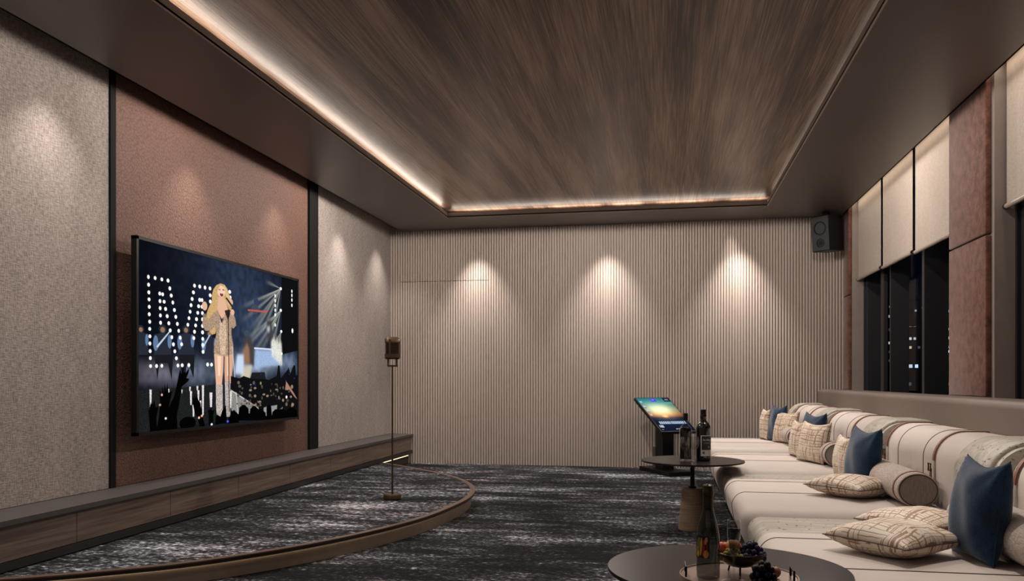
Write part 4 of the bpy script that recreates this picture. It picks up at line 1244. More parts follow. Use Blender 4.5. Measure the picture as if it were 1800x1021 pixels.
for t in (0.10, 0.24, 0.37, 0.50): bars(0.03, 0.11, t, t + 0.05, 2, (0.55, 0.6, 0.75), 0.2); bars(0.02, 0.13, t + 0.06, t + 0.075, 1, (0.05, 0.1, 0.5))
bars(0.86, 0.96, 0.04, 0.06, 3, (0.5, 0.5, 0.6)); bars(0.84, 0.97, 0.075, 0.085, 5, (0.4, 0.4, 0.5)); bars(0.44, 0.52, 0.055, 0.075, 3, (0.5, 0.5, 0.9))
c = Vector((0, 0, (KT + KB_) / 2)) + nn * 0.001
screen_mesh('screen', W_, H_, (c - Vector((KW, 0, 0)) - dn / 2, c + Vector((KW, 0, 0)) - dn / 2, c - Vector((KW, 0, 0)) + dn / 2), np.clip(im, 0, 1.3), 1.0, kb)

# ------------------------------------------------------------------ sofa bank along the window wall
SEAT = roundpoly([(1.44, 0.450, 0.03), (0.360, 0.450, 0.20), (0.385, 0.27, 0.25), (0.50, 0.10, 0.07), (1.44, 0.10, 0.03)], 9)
SEAT_STONE = roundpoly([(1.42, 0.415, 0.01), (0.385, 0.418, 0.07), (0.41, 0.25, 0.2), (0.53, 0.12, 0.05), (1.42, 0.12, 0.01)], 8)
BACK = roundpoly([(1.365, 0.40, 0.03), (1.365, 0.828, 0.22), (1.665, 0.828, 0.06), (1.665, 0.40, 0.03)], 10)
BACK_STONE = roundpoly([(1.335, 0.40, 0.01), (1.335, 0.836, 0.19), (1.70, 0.836, 0.03), (1.70, 0.40, 0.01)], 10)
BACK_INNER = roundpoly([(1.352, 0.40, 0.01), (1.352, 0.820, 0.18), (1.69, 0.820, 0.03), (1.69, 0.40, 0.01)], 10)

def shell_path(pr, off, test):
    """points of a profile (moved outwards) that pass test, in order, with normals"""
    N = prof_normals(pr)
    return [(Vector((p[0] + n.x * off, p[1] + n.y * off)), n) for p, n in zip(pr, N) if test(p)]

def seam(pr, y, off, test, name, parent, r=0.0028):
    P = shell_path(pr, off, test)
    return Geo().tube([(p.x, y, p.y) for p, n in P], r, 6).build(name, M['thread'], parent, smooth=True)

def pinch(y, w, depth, n=4):
    return [(y + w * t, depth * math.cos(PI / 2 * t) ** 2) for t in [k / n for k in range(-n, n + 1)]]

def sofa_module(name, label, extra_stone=False):
    t = thing(name, label, 'sofa', (0, 0, 0), 0, 'modules of the cream sofa along the window wall')
    loft(SEAT, end_stations(0.0, -1.0, 0.045, 5)[:6] + end_stations(0, -1.37, 0.13, 8)[9:], 'seat', M['white_leather'], t)
    loft(BACK, end_stations(-0.005, -1.42, 0.07, 6, pinch(-0.10, 0.022, 0.016) + pinch(-1.02, 0.022, 0.016)), 'backrest', M['white_leather'], t)
    def stone(y0, y1):
        loft(SEAT_STONE, end_stations(y0, y1, 0.012, 3), 'stone_seat_insert', M['stone'], t, 35)
    stone(-1.355, -1.925)
    bk = loft(BACK_STONE, end_stations(-1.39, -1.80, 0.014, 3), 'stone_back_slab', M['stone'], t, 35)
    loft(BACK_INNER, end_stations(-1.79, -1.835, 0.006, 2), 'slab_lip', M['stone'], bk, 35)
    Geo().box(1.60, 1.775, -1.925, 0.0, 0.30, 0.800, 0.008).build('rear_shelf', M['slat'], t)
    Geo().box(0.56, 1.70, -1.90, -0.02, 0.0, 0.13).build('plinth', M['dark_edge'], t)
    if extra_stone:
        loft(SEAT_STONE, end_stations(0.27, 0.012, 0.012, 3), 'stone_seat_insert', M['stone'], t, 35)
        loft(BACK_STONE, end_stations(0.28, 0.03, 0.014, 3), 'stone_back_slab', M['stone'], t, 35)
    top = lambda p: p[1] > 0.13 and (p[0] < 1.30 or p[1] > 0.44)
    for y in (-0.165, -0.70): seam(SEAT, y, 0.0003, top, 'piping', t)
    for y in (-0.34, -0.83): seam(BACK, y, 0.0003, lambda p: p[1] > 0.42 and p[0] < 1.62, 'piping', t)
    # leather straps over the back with a buckle and hanging ends
    for y in (-0.10, -1.02):
        P = shell_path(BACK, 0.002, lambda p: p[0] < 1.63 and p[1] > 0.44)
        P = [(q, n) for q, n in P if q.y > 0.62]
        s = Geo().ribbon([(q.x, y, q.y) for q, n in P], [(n.x, 0, n.y) for q, n in P], (0, 1, 0), 0.026, 0.006).build('strap', M['strap'], t)
        x = 1.350
        g = Geo(); g.ribbon([(x, y, z) for z in (0.64, 0.56, 0.452)], [(-1, 0, 0)] * 3, (0, 1, 0), 0.012, 0.004)
        g.ribbon([(x - 0.006, y - 0.010, 0.652), (x - 0.012, y - 0.017, 0.60), (x - 0.010, y - 0.016, 0.545)], [(-1, 0, 0)] * 3, (0, 0.96, 0.1), 0.014, 0.003)
        g.build('strap_tail', M['strap'], s)
        g = Geo()
        g.tube([(x - 0.010, y - 0.022, 0.665), (x - 0.010, y + 0.022, 0.665), (x - 0.010, y + 0.022, 0.628), (x - 0.010, y - 0.022, 0.628)], 0.004, 6, closed=True)
        g.tube([(x - 0.014, y, 0.668), (x - 0.014, y, 0.626)], 0.003, 6)
        g.build('buckle', M['buckle'], s)
        Geo().box(x - 0.016, x - 0.002, y - 0.018, y + 0.018, 0.588, 0.600, 0.002).build('strap_keeper', M['buckle'], s)
    return t
MODY = [9.48, 7.55, 5.62, 3.69]
labs = ['sofa module at the far end against the ribbed wall', 'sofa module beside the far round table', 'sofa module with the fully visible bolster', 'nearest sofa module beside the tray table']
m_far = sofa_module('sofa_module', labs[0], True)
m_far.location = (0, MODY[0], 0)
m1 = sofa_module('sofa_module', labs[1]); m1.location = (0, MODY[1], 0)
for k in (2, 3): dup(m1, (0, MODY[k], 0), 0, labs[k])

# padded panel behind the whole bank
bp = Geo()
pr = roundpoly([(1.785, 0.0, 0.01), (1.785, 0.985, 0.045), (2.076, 0.985, 0.03), (2.076, 0.0, 0.01)], 8)
o = loft(pr, end_stations(YB - 0.016, YN + 0.1, 0.035, 5), 'back_panel', M['back_panel'], None)
tag(o, 'long taupe upholstered panel running behind the sofa bank below the windows', 'panel')
struct('window_sill', Geo().box(2.076, 2.24, YN, YB - 0.012, 0.80, 0.975), M['taupe_pier'])

# bolsters
def bolster():
    t = thing('bolster', '', 'bolster', (0, 0, 0), 0, 'woven bolsters on the sofa seats')
    RX, RZ, L = 0.100, 0.088, 1.22
    def ring_pts(y, k, n=40): return [(RX * k * math.cos(2 * PI * i / n), y, RZ * k * math.sin(2 * PI * i / n)) for i in range(n)]
    def tubed(st, name, mat, par):
        v, f = [], []; n = 40
        for (y, k) in st: v += ring_pts(y, k, n)
        for i in range(len(st) - 1):
            for j in range(n): f.append((i * n + j, i * n + (j + 1) % n, (i + 1) * n + (j + 1) % n, (i + 1) * n + j))
        f += [tuple(range(n)), tuple((len(st) - 1) * n + j for j in range(n))]
        return auto_smooth(obj(name, v, f, mat, par), 50)
    tubed([(0.006, 0.90), (0.0, 0.94), (0.002, 0.975), (0.012, 0.995), (0.03, 1.0), (0.5, 1.0), (L - 0.03, 1.0), (L - 0.01, 0.99), (L, 0.95)], 'bolster_body', M['bolster'], t)
    tubed([(-0.001, 0.80), (-0.002, 0.86), (0.004, 0.875)], 'end_disc', M['bolster_end'], t)
    for y, k in ((0.004, 0.885),):
        Geo().tube(ring_pts(y - 0.003, k), 0.0022, 6, closed=True).build('piping', M['thread'], t, smooth=True)
    for y in (0.075, L - 0.075):
        tubed([(y - 0.009, 0.99), (y - 0.009, 1.035), (y + 0.009, 1.035), (y + 0.009, 0.99)], 'strap', M['strap'], t)
    return t
M['bolster_end'] = mat_weave('woven_bolster_end', (0.20, 0.165, 0.145), (0.30, 0.25, 0.22), size=200, strength=0.8, patch=0.1)
b0 = bolster()
BOL = [(8.34, 'woven bolster on the farthest sofa module behind the patterned cushions'), (6.42, 'woven bolster right of the upright patterned cushion with its grey end showing'),
       (4.45, 'large woven bolster with a leather strap below the backrest, end disc in full view'), (2.50, 'woven bolster at the right edge of the picture behind the big blue cushion')]
for i, (y, lab) in enumerate(BOL):
    if i == 0: b0.location = (1.245, y, 0.541); b0['label'] = lab
    else: dup(b0, (1.245, y, 0.541), 0, lab)

# ------------------------------------------------------------------ cushions
def cushion(name, label, mat, c0, udir, vdir, w, h, th, group, seed=0, sag=0.10, n=26):
    """a stuffed square: c0 middle of its lower edge, udir along that edge, vdir up its face"""
    U = Vector(udir).normalized(); V = Vector(vdir); V = (V - U * V.dot(U)).normalized(); N = U.cross(V)
    r = random.Random(seed)
    ph = [r.uniform(0, 6.28) for _ in range(8)]
    org = Vector(c0) + V * h / 2
    t = thing(name, label, 'cushion', org, 0, group)
    def pos(u, v, side):
        k = 0.10
        x = u * (1 - k * (1 - v * v) * abs(u) ** 2) * w / 2
        kk = sag if v > 0 else 0.05
        y = v * (1 - kk * (1 - u * u) * abs(v) ** 2) * h / 2
        e = max(0.0, (1 - u * u) * (1 - v * v))
        d = th / 2 * e ** 0.42
        corner = (abs(u) * abs(v)) ** 3
        wr = 0.010 * corner * math.sin(9 * (u * v) * 3 + ph[0]) + 0.006 * math.sin(5 * u + ph[1] + 2 * v) * e ** 0.3
        # creases running in from the upper corners
        for cx, q in ((-1, ph[2]), (1, ph[3])):
            du = u - cx; dv = v - 1; rr = math.hypot(du, dv); a = math.atan2(dv, du)
            wr += 0.011 * math.exp(-rr * 1.8) * math.sin(a * 7 + q) * min(1, rr * 3)
        return org * 0 + U * x + V * y + N * (side * max(d + wr * e ** 0.4, 0.0))
    vs, fs, uv = [], [], []
    for side in (1, -1):
        base = len(vs)
        for j in range(n + 1):
            for i in range(n + 1):
                u = math.sin((i / n - 0.5) * PI); v = math.sin((j / n - 0.5) * PI)
                u = 0.5 * u + 0.5 * (2 * i / n - 1); v = 0.5 * v + 0.5 * (2 * j / n - 1)
                vs.append(pos(u, v, side)); uv.append((i / n + (0.37 if side < 0 else 0) + seed * 0.31, j / n + seed * 0.17))
        for j in range(n):
            for i in range(n):
                a = base + j * (n + 1) + i
                q = (a, a + 1, a + n + 2, a + n + 1)
                fs.append(q if side > 0 else q[::-1])
    me = bpy.data.meshes.new('cover'); me.from_pydata([tuple(v) for v in vs], [], fs)
    ul = me.uv_layers.new(name='UVMap')
    for lp in me.loops: ul.data[lp.index].uv = uv[lp.vertex_index]
    bm = bmesh.new(); bm.from_mesh(me)
    bmesh.ops.remove_doubles(bm, verts=bm.verts, dist=1e-4)
    bmesh.ops.recalc_face_normals(bm, faces=bm.faces)
    bm.to_mesh(me); bm.free()
    link('cover', me, mat, t, True)
    rim = []
    for i in range(24): rim.append((-1 + 2 * i / 24, -1))
    for i in range(24): rim.append((1, -1 + 2 * i / 24))
    for i in range(24): rim.append((1 - 2 * i / 24, 1))
    for i in range(24): rim.append((-1, 1 - 2 * i / 24))
    Geo().tube([pos(u, v, 1) for u, v in rim], 0.0022, 5, closed=True).build('edge_seam', mat if mat is M['blue'] else M['thread'], t, smooth=True)
    return t
GB, GS, GL = 'blue velvet cushions on the sofa', 'patterned cushions standing on the sofa', 'patterned cushions lying flat on the seats'
ZS = 0.452
def stand(name, label, mat, a, b, lean, h, th, group, seed, sag=0.12):
    """a = far lower corner, b = near lower corner (x, y); lean = slope away to the right"""
    A_ = Vector((a[0], a[1], 0)); B_ = Vector((b[0], b[1], 0)); u = (B_ - A_)
    side = Vector((-u.y, u.x, 0)).normalized()
    if side.x < 0: side = -side
    V = Vector((0, 0, 1)) * math.cos(lean) + side * math.sin(lean)
    c = (A_ + B_) / 2 + Vector((0, 0, ZS))
    w = u.length
    return cushion(name, label, mat, c, u, V, w, h, th, group, seed, sag)
R_ = math.radians
stand('blue_cushion', 'big dark blue velvet cushion at the right edge, nearest of the blue ones', M['blue'], (1.065, 3.38), (1.105, 3.09), R_(9), 0.37, 0.15, GB, 1, 0.2)
stand('blue_cushion', 'blue velvet cushion leaning on the bolster with the visible end disc', M['blue'], (1.09, 5.38), (1.155, 5.02), R_(9), 0.37, 0.15, GB, 2, 0.2)
stand('blue_cushion', 'blue velvet cushion peeking over the top of the upright patterned cushion', M['blue'], (1.10, 7.22), (1.20, 6.88), R_(8), 0.385, 0.13, GB, 3, 0.2)
stand('blue_cushion', 'farthest blue velvet cushion, between two patterned ones by the ribbed wall', M['blue'], (1.07, 9.18), (1.17, 8.88), R_(8), 0.385, 0.12, GB, 4, 0.2)
stand('patterned_cushion', 'narrow looking patterned cushion left of the middle blue cushion', M['sketch'], (1.125, 5.92), (1.15, 5.62), R_(8), 0.285, 0.11, GS, 5, 0.18)
stand('patterned_cushion', 'upright patterned cushion facing front, second from the ribbed wall', M['sketch'], (1.035, 6.98), (1.17, 6.58), R_(12), 0.325, 0.12, GS, 6, 0.18)
stand('patterned_cushion', 'slim patterned cushion standing edge on beside the upright patterned one', M['sketch'], (1.045, 7.42), (1.085, 7.10), R_(8), 0.31, 0.11, GS, 7, 0.18)
stand('patterned_cushion', 'upright patterned cushion in front of the farthest blue cushion', M['sketch'], (1.09, 9.00), (1.25, 8.62), R_(12), 0.335, 0.12, GS, 8, 0.18)
stand('patterned_cushion', 'farthest patterned cushion, seen edge on at the left end of the row', M['sketch'], (1.02, 9.46), (1.055, 9.16), R_(6), 0.33, 0.10, GS, 9)
def lying(name, label, c, ang, size, th, seed, tilt=0.0, z=None):
    u = Vector((math.cos(ang), math.sin(ang), math.sin(tilt))); v = Vector((-math.sin(ang), math.cos(ang), 0.0))
    z = (ZS + th / 2 - 0.004) if z is None else z
    cc = Vector((c[0], c[1], z)) - v * size / 2
    return cushion(name, label, M['sketch'], cc, u, v, size, size, th, GL, seed, 0.05)
lying('patterned_cushion', 'patterned cushion lying flat in front of the large bolster', (1.015, 4.86), R_(42), 0.365, 0.125, 10)
lying('patterned_cushion', 'patterned cushion lying flat, half hidden behind the nearest one', (1.045, 3.735), R_(40), 0.36, 0.11, 11)
lying('patterned_cushion', 'nearest patterned cushion lying flat beside the big blue cushion', (0.835, 3.29), R_(40), 0.355, 0.125, 12)

# ------------------------------------------------------------------ round tables
def round_table(label, loc):
    t = thing('round_table', label, 'table', loc, 0, 'round side tables in front of the sofa')
    Geo().lathe([(0.355, 0.496), (0.370, 0.499), (0.372, 0.504), (0.370, 0.510), (0.0001, 0.510)], n=72).build('table_top', M['table_top'], t, auto=35)
    Geo().lathe([(0.02, 0.30), (0.016, 0.31), (0.016, 0.496)], n=20).build('stem', M['black'], t, auto=40)
    Geo().lathe([(0.028, 0.306), (0.028, 0.320), (0.016, 0.322)], n=20).build('collar', M['black'], t, auto=40)
    Geo().lathe([(0.098, 0.0), (0.101, 0.004), (0.076, 0.303), (0.072, 0.307), (0.0001, 0.307)], n=56).build('base', M['base_ribbed'], t, auto=35)
    return t
def mat_ribbed():
    m, nt, b = new_mat('ribbed_oak_base')
    v = coords(nt, (3, 3, 90)); g = noise(nt, v, 2.4, 4, 0.6)
    nt.links.new(ramp(nt, g, [(0.3, (0.20, 0.13, 0.08)), (0.7, (0.36, 0.25, 0.16))]), b.inputs['Base Color'])
    b.inputs['Roughness'].default_value = 0.55
    bump(nt, b, g, 0.4, 0.004); return m
M['base_ribbed'] = mat_ribbed()
T1, T2 = (0.185, 6.18, 0.0), (0.185, 2.66, 0.0)
rt = round_table('round smoked table on a wood cone base holding two bottles', T1)
dup(rt, T2, 0, 'nearest round smoked table holding the tray with fruit and champagne')
TT = 0.5105

# ------------------------------------------------------------------ bottles and glasses
M['clear'] = thin_glass('clear_glass', (0.93, 0.94, 0.94))
M['champ_glass'] = thin_glass('smoky_bottle_glass', (0.40, 0.41, 0.40))
M['black_gloss'] = plain('black_bottle', (0.006, 0.006, 0.006), 0.08, var=0.0, coat=0.5)
M['paper'] = plain('white_label', (0.62, 0.58, 0.55), 0.6)
M['label_black'] = plain('black_label', (0.012, 0.012, 0.012), 0.5)
M['gold'] = plain('gold_print', (0.45, 0.30, 0.15), 0.4, metal=0.4)
M['foil'] = plain('dark_foil', (0.06, 0.048, 0.025), 0.28, metal=0.7, var=0.3)
M['water'] = thin_glass('clear_drink', (0.62, 0.62, 0.62), 0.6)

def closed_vessel(outer, wall=0.0025):
    """outer (r,z) profile from the base up -> a glass shell with an inside"""
    return [(0.0003, outer[0][1])] + outer + [(outer[-1][0] - wall, outer[-1][1]), (outer[-1][0] - wall, outer[-1][1] - 0.004)]

def patch(r, a0, a1, z0, z1, name, mat, parent, n=14, t=0.0006):
    """a curved label on a bottle, angles in degrees"""
    v, f = [], []
    for k in range(n + 1):
        a = R_(a0 + (a1 - a0) * k / n)
        for rr, z in ((r, z0), (r, z1), (r + t, z1), (r + t, z0)): v.append((rr * math.cos(a), rr * math.sin(a), z))
    for i in range(n):
        for k in range(4): f.append((i * 4 + k, i * 4 + (k + 1) % 4, i * 4 + 4 + (k + 1) % 4, i * 4 + 4 + k))
    f += [(0, 1, 2, 3), tuple(n * 4 + k for k in range(4))]
    return auto_smooth(obj(name, v, f, mat, parent), 40)

def blob_on(r, a, z, ra, rz, name, mat, parent, n=20, tilt=0.0):
    """an oval laid on a bottle: angle, height, half width (deg), half height"""
    v = []
    for k in range(n):
        q = 2 * PI * k / n; x = ra * math.cos(q); y = rz * math.sin(q)
        aa = R_(a + x + tilt * y / rz * ra)
        v.append((r * math.cos(aa), r * math.sin(aa), z + y))
    v.append((r * math.cos(R_(a)), r * math.sin(R_(a)), z))
    return obj(name, v, [(k, (k + 1) % n, n) for k in range(n)], mat, parent)

def text_mesh(body, size, name, mat, parent, wrap_r, a_mid, z):
    """lettering bent round a bottle"""
    cu = bpy.data.curves.new(name, 'FONT'); cu.body = body; cu.size = size; cu.align_x = 'CENTER'; cu.extrude = 0.0002
    cu.resolution_u = 3
    tmp = bpy.data.objects.new(name, cu); SC.collection.objects.link(tmp)
    dg = bpy.context.evaluated_depsgraph_get(); dg.update()
    me = bpy.data.meshes.new_from_object(tmp.evaluated_get(dg))
    bpy.data.objects.remove(tmp)
    for v in me.vertices:
        a = R_(a_mid) + v.co.x / wrap_r
        r = wrap_r + v.co.z
        v.co = (r * math.cos(a), r * math.sin(a), z + v.co.y)
    me.materials.clear()
    return link(name, me, mat, parent)

# whisky bottle with black label
wb = thing('whisky_bottle', 'black whisky bottle with a white edged black label on the far round table', 'bottle', (0.262, 6.16, TT))
Geo().lathe([(0.046, 0.0), (0.052, 0.004), (0.053, 0.235), (0.050, 0.252), (0.036, 0.275), (0.021, 0.292), (0.0205, 0.300), (0.0235, 0.316), (0.0225, 0.328), (0.017, 0.342), (0.0165, 0.345)], n=40).build('body', M['black_gloss'], wb, auto=40)
Geo().lathe([(0.0185, 0.318 + 0.022), (0.0185, 0.368), (0.017, 0.371)], n=24).build('cap', M['black'], wb, auto=40)
lb = patch(0.0535, -112, -10, 0.035, 0.185, 'label', M['paper'], wb)
patch(0.0542, -104, -12, 0.080, 0.180, 'label_panel', M['label_black'], lb)
text_mesh('Ardbeg', 0.022, 'lettering', M['paper'], lb, 0.0550, -62, 0.146)
text_mesh('ISLAY SINGLE MALT', 0.006, 'small_lettering', M['paper'], lb, 0.0550, -62, 0.128)
text_mesh('10', 0.014, 'age_number', M['paper'], lb, 0.0550, -50, 0.096)
blob_on(0.0545, -90, 0.060, 9, 0.009, 'seal', M['label_black'], lb)
blob_on(0.0549, -90, 0.060, 4, 0.004, 'seal_centre', M['gold'], lb)

# clear bottle with dark liquor and black cap
cb = thing('spirit_bottle', 'clear glass bottle with black cap beside the black whisky bottle', 'bottle', (0.135, 6.12, TT))
prof = [(0.040, 0.0), (0.045, 0.004), (0.045, 0.215), (0.042, 0.236), (0.030, 0.252), (0.016, 0.264), (0.0135, 0.28), (0.0135, 0.318)]
Geo().lathe(closed_vessel(prof, 0.003), n=36).build('glass_body', M['clear'], cb, auto=40)
Geo().lathe([(0.0003, 0.012), (0.0405, 0.012), (0.0405, 0.214), (0.0375, 0.232), (0.028, 0.243), (0.0003, 0.243)], n=36).build('liquor', thin_glass('dark_liquor', (0.16, 0.14, 0.13), 0.4), cb, auto=40)
Geo().lathe([(0.0165, 0.292), (0.0165, 0.342), (0.015, 0.345)], n=24).build('cap', M['black'], cb, auto=40)

def wine_glass(name, label, loc, k=1.0, bowl=None, fill=None, group=None):
    t = thing(name, label, 'glass', loc, 0, group)
    prof = bowl or [(0.0045, 0.080), (0.018, 0.088), (0.030, 0.108), (0.034, 0.130), (0.0325, 0.155), (0.029, 0.178)]
    w = 0.0012
    out = [(0.034, 0.0), (0.0345, 0.0015), (0.012, 0.004), (0.004, 0.010), (0.0034, 0.045)] + prof
    inn = [(max(r - w, 0.0005), z) for r, z in prof[1:]][::-1] + [(0.0003, prof[0][1] + 0.006)]
    Geo().lathe([(0.0003, 0.0)] + out + inn, n=32).build('glass_body', M['clear'], t, auto=40)
    if fill:
        lv = [(max(r - w - 0.0004, 0.0005), z) for r, z in prof[1:] if z <= fill]
        Geo().lathe([(0.0003, prof[0][1] + 0.008)] + lv + [(0.0003, lv[-1][1])], n=32).build('drink', M['water'], t, smooth=True)
    return t
GG = 'empty wine glasses beside the bottles on the far table'
wine_glass('wine_glass', 'empty wine glass standing in front of the clear bottle', (0.128, 6.03, TT), group=GG)
wine_glass('wine_glass', 'empty wine glass between the clear bottle and the black bottle', (0.198, 6.10, TT), group=GG)

# ------------------------------------------------------------------ tray with champagne, flute and fruit on the near table
tray = thing('serving_tray', 'round bronze tray with two dark handles on the near table', 'tray', (0.205, 2.475, TT))
M['tray'] = plain('brushed_tray', (0.30, 0.22, 0.17), 0.35, metal=0.5)
Geo().lathe([(0.160, 0.0), (0.166, 0.002), (0.168, 0.022), (0.165, 0.022), (0.163, 0.018), (0.0001, 0.018)], n=64).build('plate', M['tray'], tray, auto=35)
for s in (-1, 1):
    p = [(0.15 * s, -0.035, 0.016), (0.15 * s, -0.035, 0.045), (0.15 * s, 0.035, 0.045), (0.15 * s, 0.035, 0.016)]
    Geo().tube(p, 0.0032, 8).build('handle', M['black'], tray, auto=40)
TZ = TT + 0.0185
ch = thing('champagne_bottle', 'dark champagne bottle with fruit coloured patches on the near tray', 'bottle', (0.117, 2.435, TZ))
prof = [(0.026, 0.0), (0.0325, 0.004), (0.0330, 0.008), (0.0330, 0.105), (0.031, 0.130), (0.0255, 0.158), (0.018, 0.185), (0.0145, 0.205), (0.0135, 0.235), (0.0150, 0.238), (0.0150, 0.246), (0.0135, 0.248), (0.0135, 0.262)]
Geo().lathe(closed_vessel(prof, 0.0025), n=40).build('glass_body', M['champ_glass'], ch, auto=50)
g = Geo(); fp = [(0.0137, 0.196), (0.0152, 0.205), (0.0142, 0.235), (0.0158, 0.238), (0.0160, 0.248), (0.0145, 0.256), (0.0138, 0.266), (0.008, 0.270), (0.0001, 0.271)]
n = 28; v, f = [], []; rr_ = random.Random(9)
for (r, z) in fp:
    for k in range(n): q = r * (1 + 0.035 * (rr_.random() - 0.3)); v.append((q * math.cos(2 * PI * k / n), q * math.sin(2 * PI * k / n), z))
for i in range(len(fp) - 1):
    for k in range(n): f.append((i * n + k, i * n + (k + 1) % n, (i + 1) * n + (k + 1) % n, (i + 1) * n + k))
g.add(v, f); g.build('foil', M['foil'], ch)
patch_mats = {'olive': plain('patch_olive', (0.25, 0.23, 0.03), 0.5), 'yellow': plain('patch_yellow', (0.70, 0.42, 0.05), 0.5), 'orange': plain('patch_orange', (0.85, 0.30, 0.07), 0.5), 'red': plain('patch_red', (0.50, 0.03, 0.02), 0.5)}
lab = patch(0.0333, -178, -86, 0.062, 0.124, 'label', M['label_black'], ch, 24)  # dark curved patch on the glass, backing the fruit coloured ovals
for i, (a, z, ra, rz, c, ti) in enumerate(((-150, 0.096, 8, 0.024, 'olive', 0.9), (-160, 0.080, 9, 0.015, 'olive', 0.4), (-140, 0.100, 5, 0.021, 'olive', 0.9), (-128, 0.094, 5, 0.026, 'yellow', 0.7), (-146, 0.074, 7, 0.010, 'yellow', 0.2),
                              (-120, 0.092, 3, 0.024, 'red', 0.4), (-102, 0.112, 8, 0.0105, 'orange', 0.3), (-112, 0.094, 3.0, 0.018, 'red', 0.0), (-98, 0.094, 3, 0.016, 'red', 0.0), (-103, 0.074, 13, 0.0115, 'orange', 0.0), (-106, 0.072, 6, 0.007, 'yellow', 0.0))):
    blob_on(0.03395 + 0.00004 * i, a, z, ra, rz, 'fruit_patch', patch_mats[c], lab, tilt=ti)

wine_glass('champagne_flute', 'champagne flute with clear drink in front of the fruit bowl', (0.187, 2.405, TZ),
           bowl=[(0.0035, 0.066), (0.009, 0.076), (0.014, 0.095), (0.0180, 0.125), (0.0190, 0.150), (0.0178, 0.175)], fill=0.152)

bowl = thing('fruit_bowl', 'dark bronze footed bowl heaped with grapes and peaches', 'bowl', (0.215, 2.52, TZ))
BR, BH = 0.072, 0.046
prof = [(BR * math.sin(q), 0.016 + BH * (1 - math.cos(q)) ) for q in [PI / 2 * k / 10 for k in range(1, 11)]]
Geo().lathe([(0.0003, 0.016)] + prof + [(r - 0.003, z) for r, z in prof[::-1]] + [(0.0003, 0.020)], n=40).build('bowl_shell', M['bronze_dark'] if 'bronze_dark' in M else plain('dark_bronze', (0.025, 0.014, 0.009), 0.3, metal=0.5), bowl, smooth=True)
for k in range(3):
    a = 2 * PI * k / 3 + 0.4
    Geo().tube([(0.035 * math.cos(a), 0.035 * math.sin(a), 0.024), (0.042 * math.cos(a), 0.042 * math.sin(a), 0.0)], 0.0028, 8).build('foot', M['black'], bowl)
def fruit(name, label, loc, r, c0, c1, seed):
    t = thing(name, label, 'fruit', loc, seed)
    m, nt, b = new_mat(name + '_skin')
    nt.links.new(ramp(nt, noise(nt, coords(nt, (1, 1, 1)), 22, 2), [(0.42, c0), (0.58, c1)]), b.inputs['Base Color'])
    b.inputs['Roughness'].default_value = 0.5
    v, f = [], []; n = 24; m_ = 14
    for i in range(m_ + 1):
        ph = PI * i / m_
        for k in range(n):
            th = 2 * PI * k / n
            d = 1 - 0.05 * math.exp(-((th - PI / 2) / 0.25) ** 2) * math.sin(ph)
            rr = max(r * math.sin(ph) * d, 1e-5); z = -r * 0.94 * math.cos(ph) - (0.12 * r * math.exp(-(ph - PI) ** 2 * 8))
            v.append((rr * math.cos(th), rr * math.sin(th), z))
    for i in range(m_):
        for k in range(n): f.append((i * n + k, i * n + (k + 1) % n, (i + 1) * n + (k + 1) % n, (i + 1) * n + k))
    Geo().add(v, f).build('flesh', m, t, smooth=True)
    Geo().tube([(0, 0, r * 0.78), (0.001, 0.001, r * 1.02)], 0.0012, 6).build('stalk', M['bronze'], t)
    return t
BX, BY, BZ = 0.215, 2.52, TZ + 0.016
fruit('peach', 'orange yellow peach on top of the fruit bowl', (BX - 0.020, BY + 0.012, BZ + 0.057), 0.024, (0.60, 0.30, 0.04), (0.62, 0.12, 0.04), 1)
fruit('peach', 'red peach at the left side of the fruit bowl behind the champagne bottle', (BX - 0.048, BY + 0.022, BZ + 0.052), 0.019, (0.55, 0.06, 0.03), (0.60, 0.16, 0.05), 2)
fruit('peach', 'red and tan peach lying on the tray right of the black grapes', (0.305, 2.47, TZ + 0.017), 0.018, (0.30, 0.12, 0.06), (0.40, 0.03, 0.02), 3)
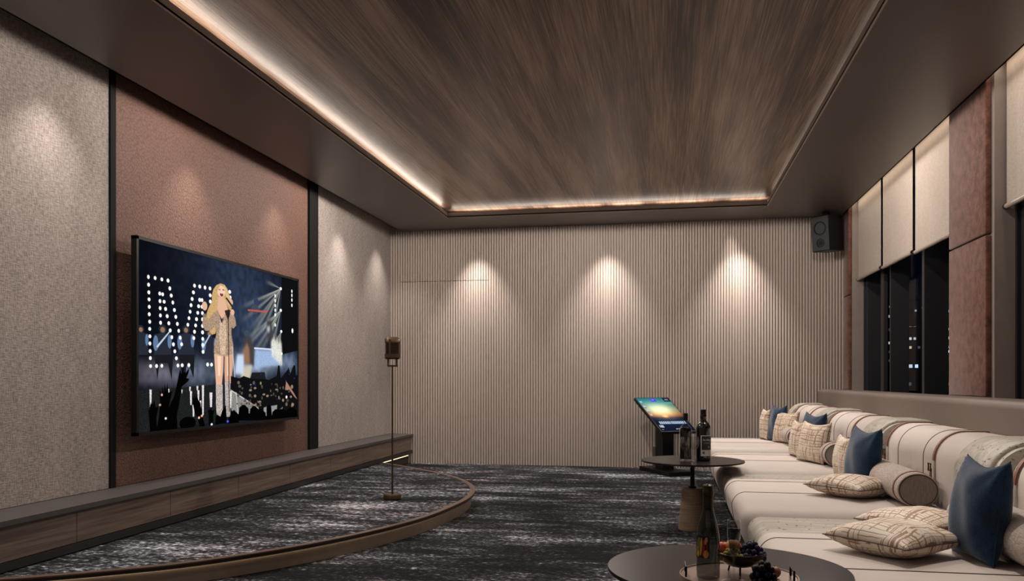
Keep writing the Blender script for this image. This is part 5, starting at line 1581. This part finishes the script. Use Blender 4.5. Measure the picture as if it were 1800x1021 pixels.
def grapes(label, loc, col, r, spots, stem_top, group=None):
    t = thing('grape_bunch', label, 'grapes', loc, 0)
    m, nt, b = new_mat('grape_skin')
    nt.links.new(ramp(nt, noise(nt, coords(nt), 60, 2), [(0.35, tuple(c * 0.7 for c in col)), (0.65, tuple(c * 1.25 for c in col))]), b.inputs['Base Color'])
    b.inputs['Roughness'].default_value = 0.5; b.inputs['Specular IOR Level'].default_value = 0.25; b.inputs['Subsurface Weight'].default_value = 0.15; b.inputs['Subsurface Scale'].default_value = 0.01
    me = None
    for (x, y, z) in spots:
        if me is None:
            o = Geo().ball((0, 0, 0), r, 8, 1.1).build('grape', m, t, smooth=True); me = o.data
        else:
            o = bpy.data.objects.new('grape', me); SC.collection.objects.link(o); o.parent = t
        o.location = (x, y, z)
    Geo().tube([(0, 0, 0.0), (0.002, 0.0, stem_top * 0.6), (0.008, 0.004, stem_top)], 0.0014, 6).build('stem', M['bronze'], t)
    return t
def heap(n, rx, ry, h, r, seed):
    rg = random.Random(seed); out = []
    tries = 0
    while len(out) < n and tries < 4000:
        tries += 1
        a = rg.uniform(0, 2 * PI); q = math.sqrt(rg.random()); x = rx * q * math.cos(a); y = ry * q * math.sin(a)
        z = h * rg.random() * (1 - q * q * 0.8)
        if all((x - p[0]) ** 2 + (y - p[1]) ** 2 + (z - p[2]) ** 2 > (1.55 * r) ** 2 for p in out): out.append((x, y, z))
    return out
grapes('green grape bunch at the front left of the fruit bowl', (BX - 0.028, BY - 0.022, BZ + 0.030), (0.24, 0.20, 0.02), 0.0088, heap(26, 0.032, 0.026, 0.026, 0.0088, 1), 0.03)
grapes('blue grape bunch at the right side of the fruit bowl', (BX + 0.030, BY - 0.006, BZ + 0.032), (0.025, 0.022, 0.075), 0.0088, heap(44, 0.036, 0.036, 0.040, 0.0088, 2), 0.05)
grapes('black grape bunch lying on the tray at the bottom edge of the picture', (0.262, 2.372, TZ + 0.010), (0.003, 0.002, 0.004), 0.0105, heap(40, 0.031, 0.026, 0.056, 0.0105, 3), 0.062)
